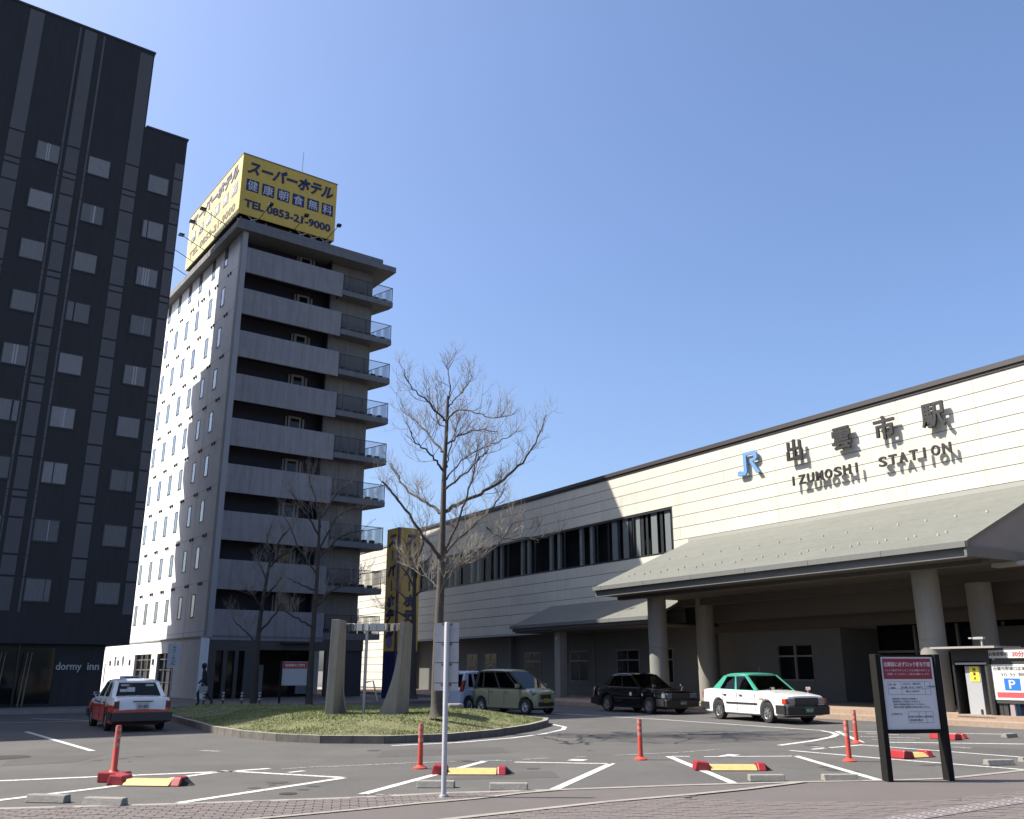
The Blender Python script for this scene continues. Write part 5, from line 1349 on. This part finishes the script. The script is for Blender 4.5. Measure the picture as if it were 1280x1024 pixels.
limbs = [
    (q([(551, 700), (540, 682), (523, 662), (503, 632), (488, 612), (478, 602)], -1.2), .075, .018),
    (q([(551, 642), (543, 634), (530, 627), (512, 617), (499, 600), (489, 578)], 1.4), .07, .016),
    (q([(553, 587), (545, 575), (533, 563), (518, 552), (511, 535)], -.9), .05, .014),
    (q([(554, 565), (540, 550), (528, 535), (513, 520), (502, 514)], 1.2), .05, .014),
    (q([(556, 525), (546, 516), (536, 503), (526, 494), (510, 482), (505, 462)], -.8), .045, .012),
    (q([(553, 697), (567, 678), (590, 660), (611, 640), (624, 622), (633, 603)], 1.6), .06, .014),
    (q([(555, 690), (566, 665), (578, 640), (588, 605), (595, 575), (597, 555)], -1.5), .055, .014),
    (q([(554, 641), (572, 630), (592, 622), (614, 610), (637, 594), (655, 576), (666, 562), (676, 540), (681, 520)], .9), .08, .016),
    (q([(556, 612), (570, 601), (586, 587), (600, 572), (608, 566)], -1.3), .05, .015),
    (q([(558, 585), (562, 560), (570, 535), (576, 520)], 1.0), .035, .012),
    (q([(557, 556), (572, 546), (590, 538), (606, 537), (622, 540)], 1.5), .045, .012),
    (q([(558, 525), (568, 515), (580, 511), (597, 517), (613, 522), (628, 520)], -1.2), .042, .011),
    (q([(559, 505), (563, 490), (562, 470), (558, 455)], .3), .04, .010),
    (q([(559, 510), (572, 495), (585, 482), (590, 470)], .8), .032, .010),
    (q([(557, 535), (545, 528), (548, 505), (545, 480)], .6), .03, .010),
    (q([(556, 600), (580, 572), (604, 560), (632, 548), (645, 540)], 2.0), .035, .010),
    (q([(552, 720), (575, 705), (600, 700), (632, 672), (642, 650)], -1.4), .035, .010),
    (q([(549, 735), (530, 720), (510, 708), (495, 702)], 1.5), .035, .010),
    (q([(607, 660), (632, 676), (655, 672), (688, 672), (700, 664)], .5), .03, .010),
    (q([(549, 745), (560, 722), (580, 700), (596, 690)], -2.0), .03, .010)]
tree_from('bare_tree', 'tallest bare tree, its crown against the sky, on the grass island', base, q([(546, 896), (546, 850), (548, 790), (551, 730), (552, 690), (554, 640), (555, 590), (558, 540), (560, 495)], .0), (.175, .035), [(a_, b_ * .74, c_ * .8) for a_, b_, c_ in limbs], 11, bark, dens=1.65, tl=.84, depth=2)
# other trees, in the shade
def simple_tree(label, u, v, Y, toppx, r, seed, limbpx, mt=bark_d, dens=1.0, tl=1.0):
    gz = .15; b_ = Vector(((u - 640) / (FPX * cp + 326 * sp) * Y, Y, gz))
    f_ = lambda pts, dy: pxline(pts, Y, dy, b_)
    rr = random.Random(seed)
    lim = [(f_(pts, rr.uniform(-1.8, 1.8)), r * .33, .009) for pts in limbpx]
    return tree_from('bare_tree', label, b_, f_(toppx, .0), (r, .04), lim, seed, mt, dens=dens, tl=tl, depth=2, group='bare trees in front of the pale hotel', minr=.002)
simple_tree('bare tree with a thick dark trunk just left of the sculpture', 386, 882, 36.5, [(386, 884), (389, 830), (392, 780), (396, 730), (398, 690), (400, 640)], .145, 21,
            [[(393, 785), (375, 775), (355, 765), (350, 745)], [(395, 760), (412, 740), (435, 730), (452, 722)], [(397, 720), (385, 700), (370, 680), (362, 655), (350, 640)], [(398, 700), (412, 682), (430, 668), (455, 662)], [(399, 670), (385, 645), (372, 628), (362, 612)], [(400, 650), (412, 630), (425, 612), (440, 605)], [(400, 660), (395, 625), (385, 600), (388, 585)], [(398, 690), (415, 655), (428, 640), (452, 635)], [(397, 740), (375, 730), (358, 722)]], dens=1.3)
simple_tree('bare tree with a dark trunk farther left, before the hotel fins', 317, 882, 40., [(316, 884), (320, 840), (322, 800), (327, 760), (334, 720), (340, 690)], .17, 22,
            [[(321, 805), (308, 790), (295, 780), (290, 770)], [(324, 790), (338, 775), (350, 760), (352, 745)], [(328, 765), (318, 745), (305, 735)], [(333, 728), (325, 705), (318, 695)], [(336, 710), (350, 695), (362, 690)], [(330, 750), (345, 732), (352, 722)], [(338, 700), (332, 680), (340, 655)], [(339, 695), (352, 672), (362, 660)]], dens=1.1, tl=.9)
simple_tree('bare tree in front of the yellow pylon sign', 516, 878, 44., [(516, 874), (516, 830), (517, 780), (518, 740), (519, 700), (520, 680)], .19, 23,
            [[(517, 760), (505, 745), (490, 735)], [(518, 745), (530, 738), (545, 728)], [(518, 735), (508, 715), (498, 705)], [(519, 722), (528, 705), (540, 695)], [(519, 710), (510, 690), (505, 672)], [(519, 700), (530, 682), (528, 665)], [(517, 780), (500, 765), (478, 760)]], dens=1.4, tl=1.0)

# ================================================================== SMALL FAR THINGS
fb = thing('information_board', 'small far notice board with a red header in front of the hotel entrance', 'notice board', (-9.55, 38.6, .15), R36 - math.radians(12))
for x in (0, 1.12): MB().box(x - .04, x + .04, -.04, .04, 0, 1.85).build('post', postm, fb)
pn = MB().box(.041, 1.08, -.02, .02, .85, 1.80).build('panel', mat('far_board_white', (.52, .54, .58), .5), fb)
MB().box(.06, 1.06, -.026, -.0205, 1.52, 1.78).build('header', mat('far_board_red', (.45, .05, .04), .5), pn)
text('駐車場のご案内', MATS['board_print_white'], pn, (.56, -.027, 1.65), w=.8, h=.12, depth=.002, bold=.02)
rs = thing('road_sign', 'small white road sign on a thin pole behind the red and white taxi', 'sign', (-14.35, 39.4, .15), R36 - math.radians(20))
MB().lathe([(.035, 0), (.035, 2.6)], 10).build('pole', galv, rs)
sp_ = MB().box(-.24, .26, -.06, -.036, 1.55, 2.55).build('plate', mat('road_sign_white', (.55, .56, .60), .5), rs)
text('タクシーのりば', mat('print_black', (.05, .05, .05), .5), sp_, (.01, -.061, 2.05), w=.78, h=.16, X=(0, 0, -1), Z=(1, 0, 0), depth=.002, bold=.02)
def small_post(u, v, Y, lab):
    x = (u - 640) / (FPX * cp + 326 * sp) * Y; t = thing('bollard', lab, 'bollard', (x, Y, .0), 0, 'small bollards along the shaded kerb')
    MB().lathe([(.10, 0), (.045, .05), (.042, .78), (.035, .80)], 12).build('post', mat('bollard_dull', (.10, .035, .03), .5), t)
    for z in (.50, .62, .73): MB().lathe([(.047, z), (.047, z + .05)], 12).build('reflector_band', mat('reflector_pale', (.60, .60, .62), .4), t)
for u, lab in ((258, 'small pale-banded bollard at the feet of the walking person'), (282, 'second small bollard from the left on the shaded kerb'), (305, 'third small bollard from the left on the shaded kerb'), (327, 'small bollard nearest the far notice board')):
    small_post(u, 0, 36.6, lab)

# ================================================================== WALKING PERSON (dark clothes, in the shade)
Yp = 40.2; xp = (257 - 640) / (FPX * cp + 326 * sp) * Yp
pr = thing('person', 'person in dark clothes walking left past the hotel with a pale bag', 'person', (xp, Yp, .15), math.radians(185))
def skin_body(name, verts, edges, radii, m, parent, sub=2):
    me = bpy.data.meshes.new(name); me.from_pydata(verts, edges, []); me.materials.append(m)
    o = bpy.data.objects.new(name, me); C.objects.link(o)
    sk = o.modifiers.new('skin', 'SKIN'); sk.use_smooth_shade = True
    if not me.skin_vertices: me.skin_vertices.new(name='skin') if hasattr(me.skin_vertices, 'new') else None
    with bpy.context.temp_override(object=o, active_object=o): 
        pass
    if len(me.skin_vertices):
        for i, r in enumerate(radii): me.skin_vertices[0].data[i].radius = (r, r) if not isinstance(r, tuple) else r
        me.skin_vertices[0].data[0].use_root = True
    ss = o.modifiers.new('sub', 'SUBSURF'); ss.levels = sub; ss.render_levels = sub
    o.parent = parent; return o
V = [(0, 0, .92), (0, 0, 1.12), (.03, 0, 1.36), (.05, 0, 1.47), (.07, 0, 1.56), (.08, 0, 1.66),     # pelvis..head
     (.0, .10, .86), (.22, .11, .50), (.14, .11, .10), (.28, .11, .05),                                  # left leg forward, toe
     (.0, -.10, .86), (-.10, -.11, .48), (-.38, -.11, .14), (-.27, -.11, .05),                           # right leg behind
     (.04, .19, 1.38), (-.05, .23, 1.12), (.04, .24, .90), (.07, .24, .82),                              # left arm
     (.04, -.19, 1.38), (.10, -.23, 1.12), (.26, -.24, .95), (.32, -.24, .90)]
Ed = [(0, 1), (1, 2), (2, 3), (3, 4), (4, 5), (0, 6), (6, 7), (7, 8), (8, 9), (0, 10), (10, 11), (11, 12), (12, 13), (2, 14), (14, 15), (15, 16), (16, 17), (2, 18), (18, 19), (19, 20), (20, 21)]
Rr = [(.13, .15), (.12, .14), (.12, .17), (.055, .055), (.085, .08), (.08, .075), .10, .065, .05, .04, .10, .065, .05, .04, .06, .05, .038, .035, .06, .05, .038, .035]
skin_body('body', V, Ed, Rr, mat('dark_clothes', (.022, .022, .028), .9), pr)
MB().lathe([(.02, 1.52), (.10, 1.56), (.112, 1.64), (.09, 1.72), (.03, 1.755)], 14, cx=.065).build('hair', mat('dark_hair', (.01, .01, .01), .8), pr, smooth=80)
bgm = MB().prism([(-.20, .52), (.10, .52), (.13, .80), (-.23, .80)], 'y', .25, .36).tube([(-.12, .30, .80), (.02, .27, .93), (.06, .30, .80)], .012, 6)
bg_ = bgm.build('shoulder_bag', mat('bag_pale', (.36, .36, .36), .8), None, loc=Vector((xp, Yp, .15)), rz=math.radians(185))
tag(bg_, 'pale bag carried by the walking person', 'bag')
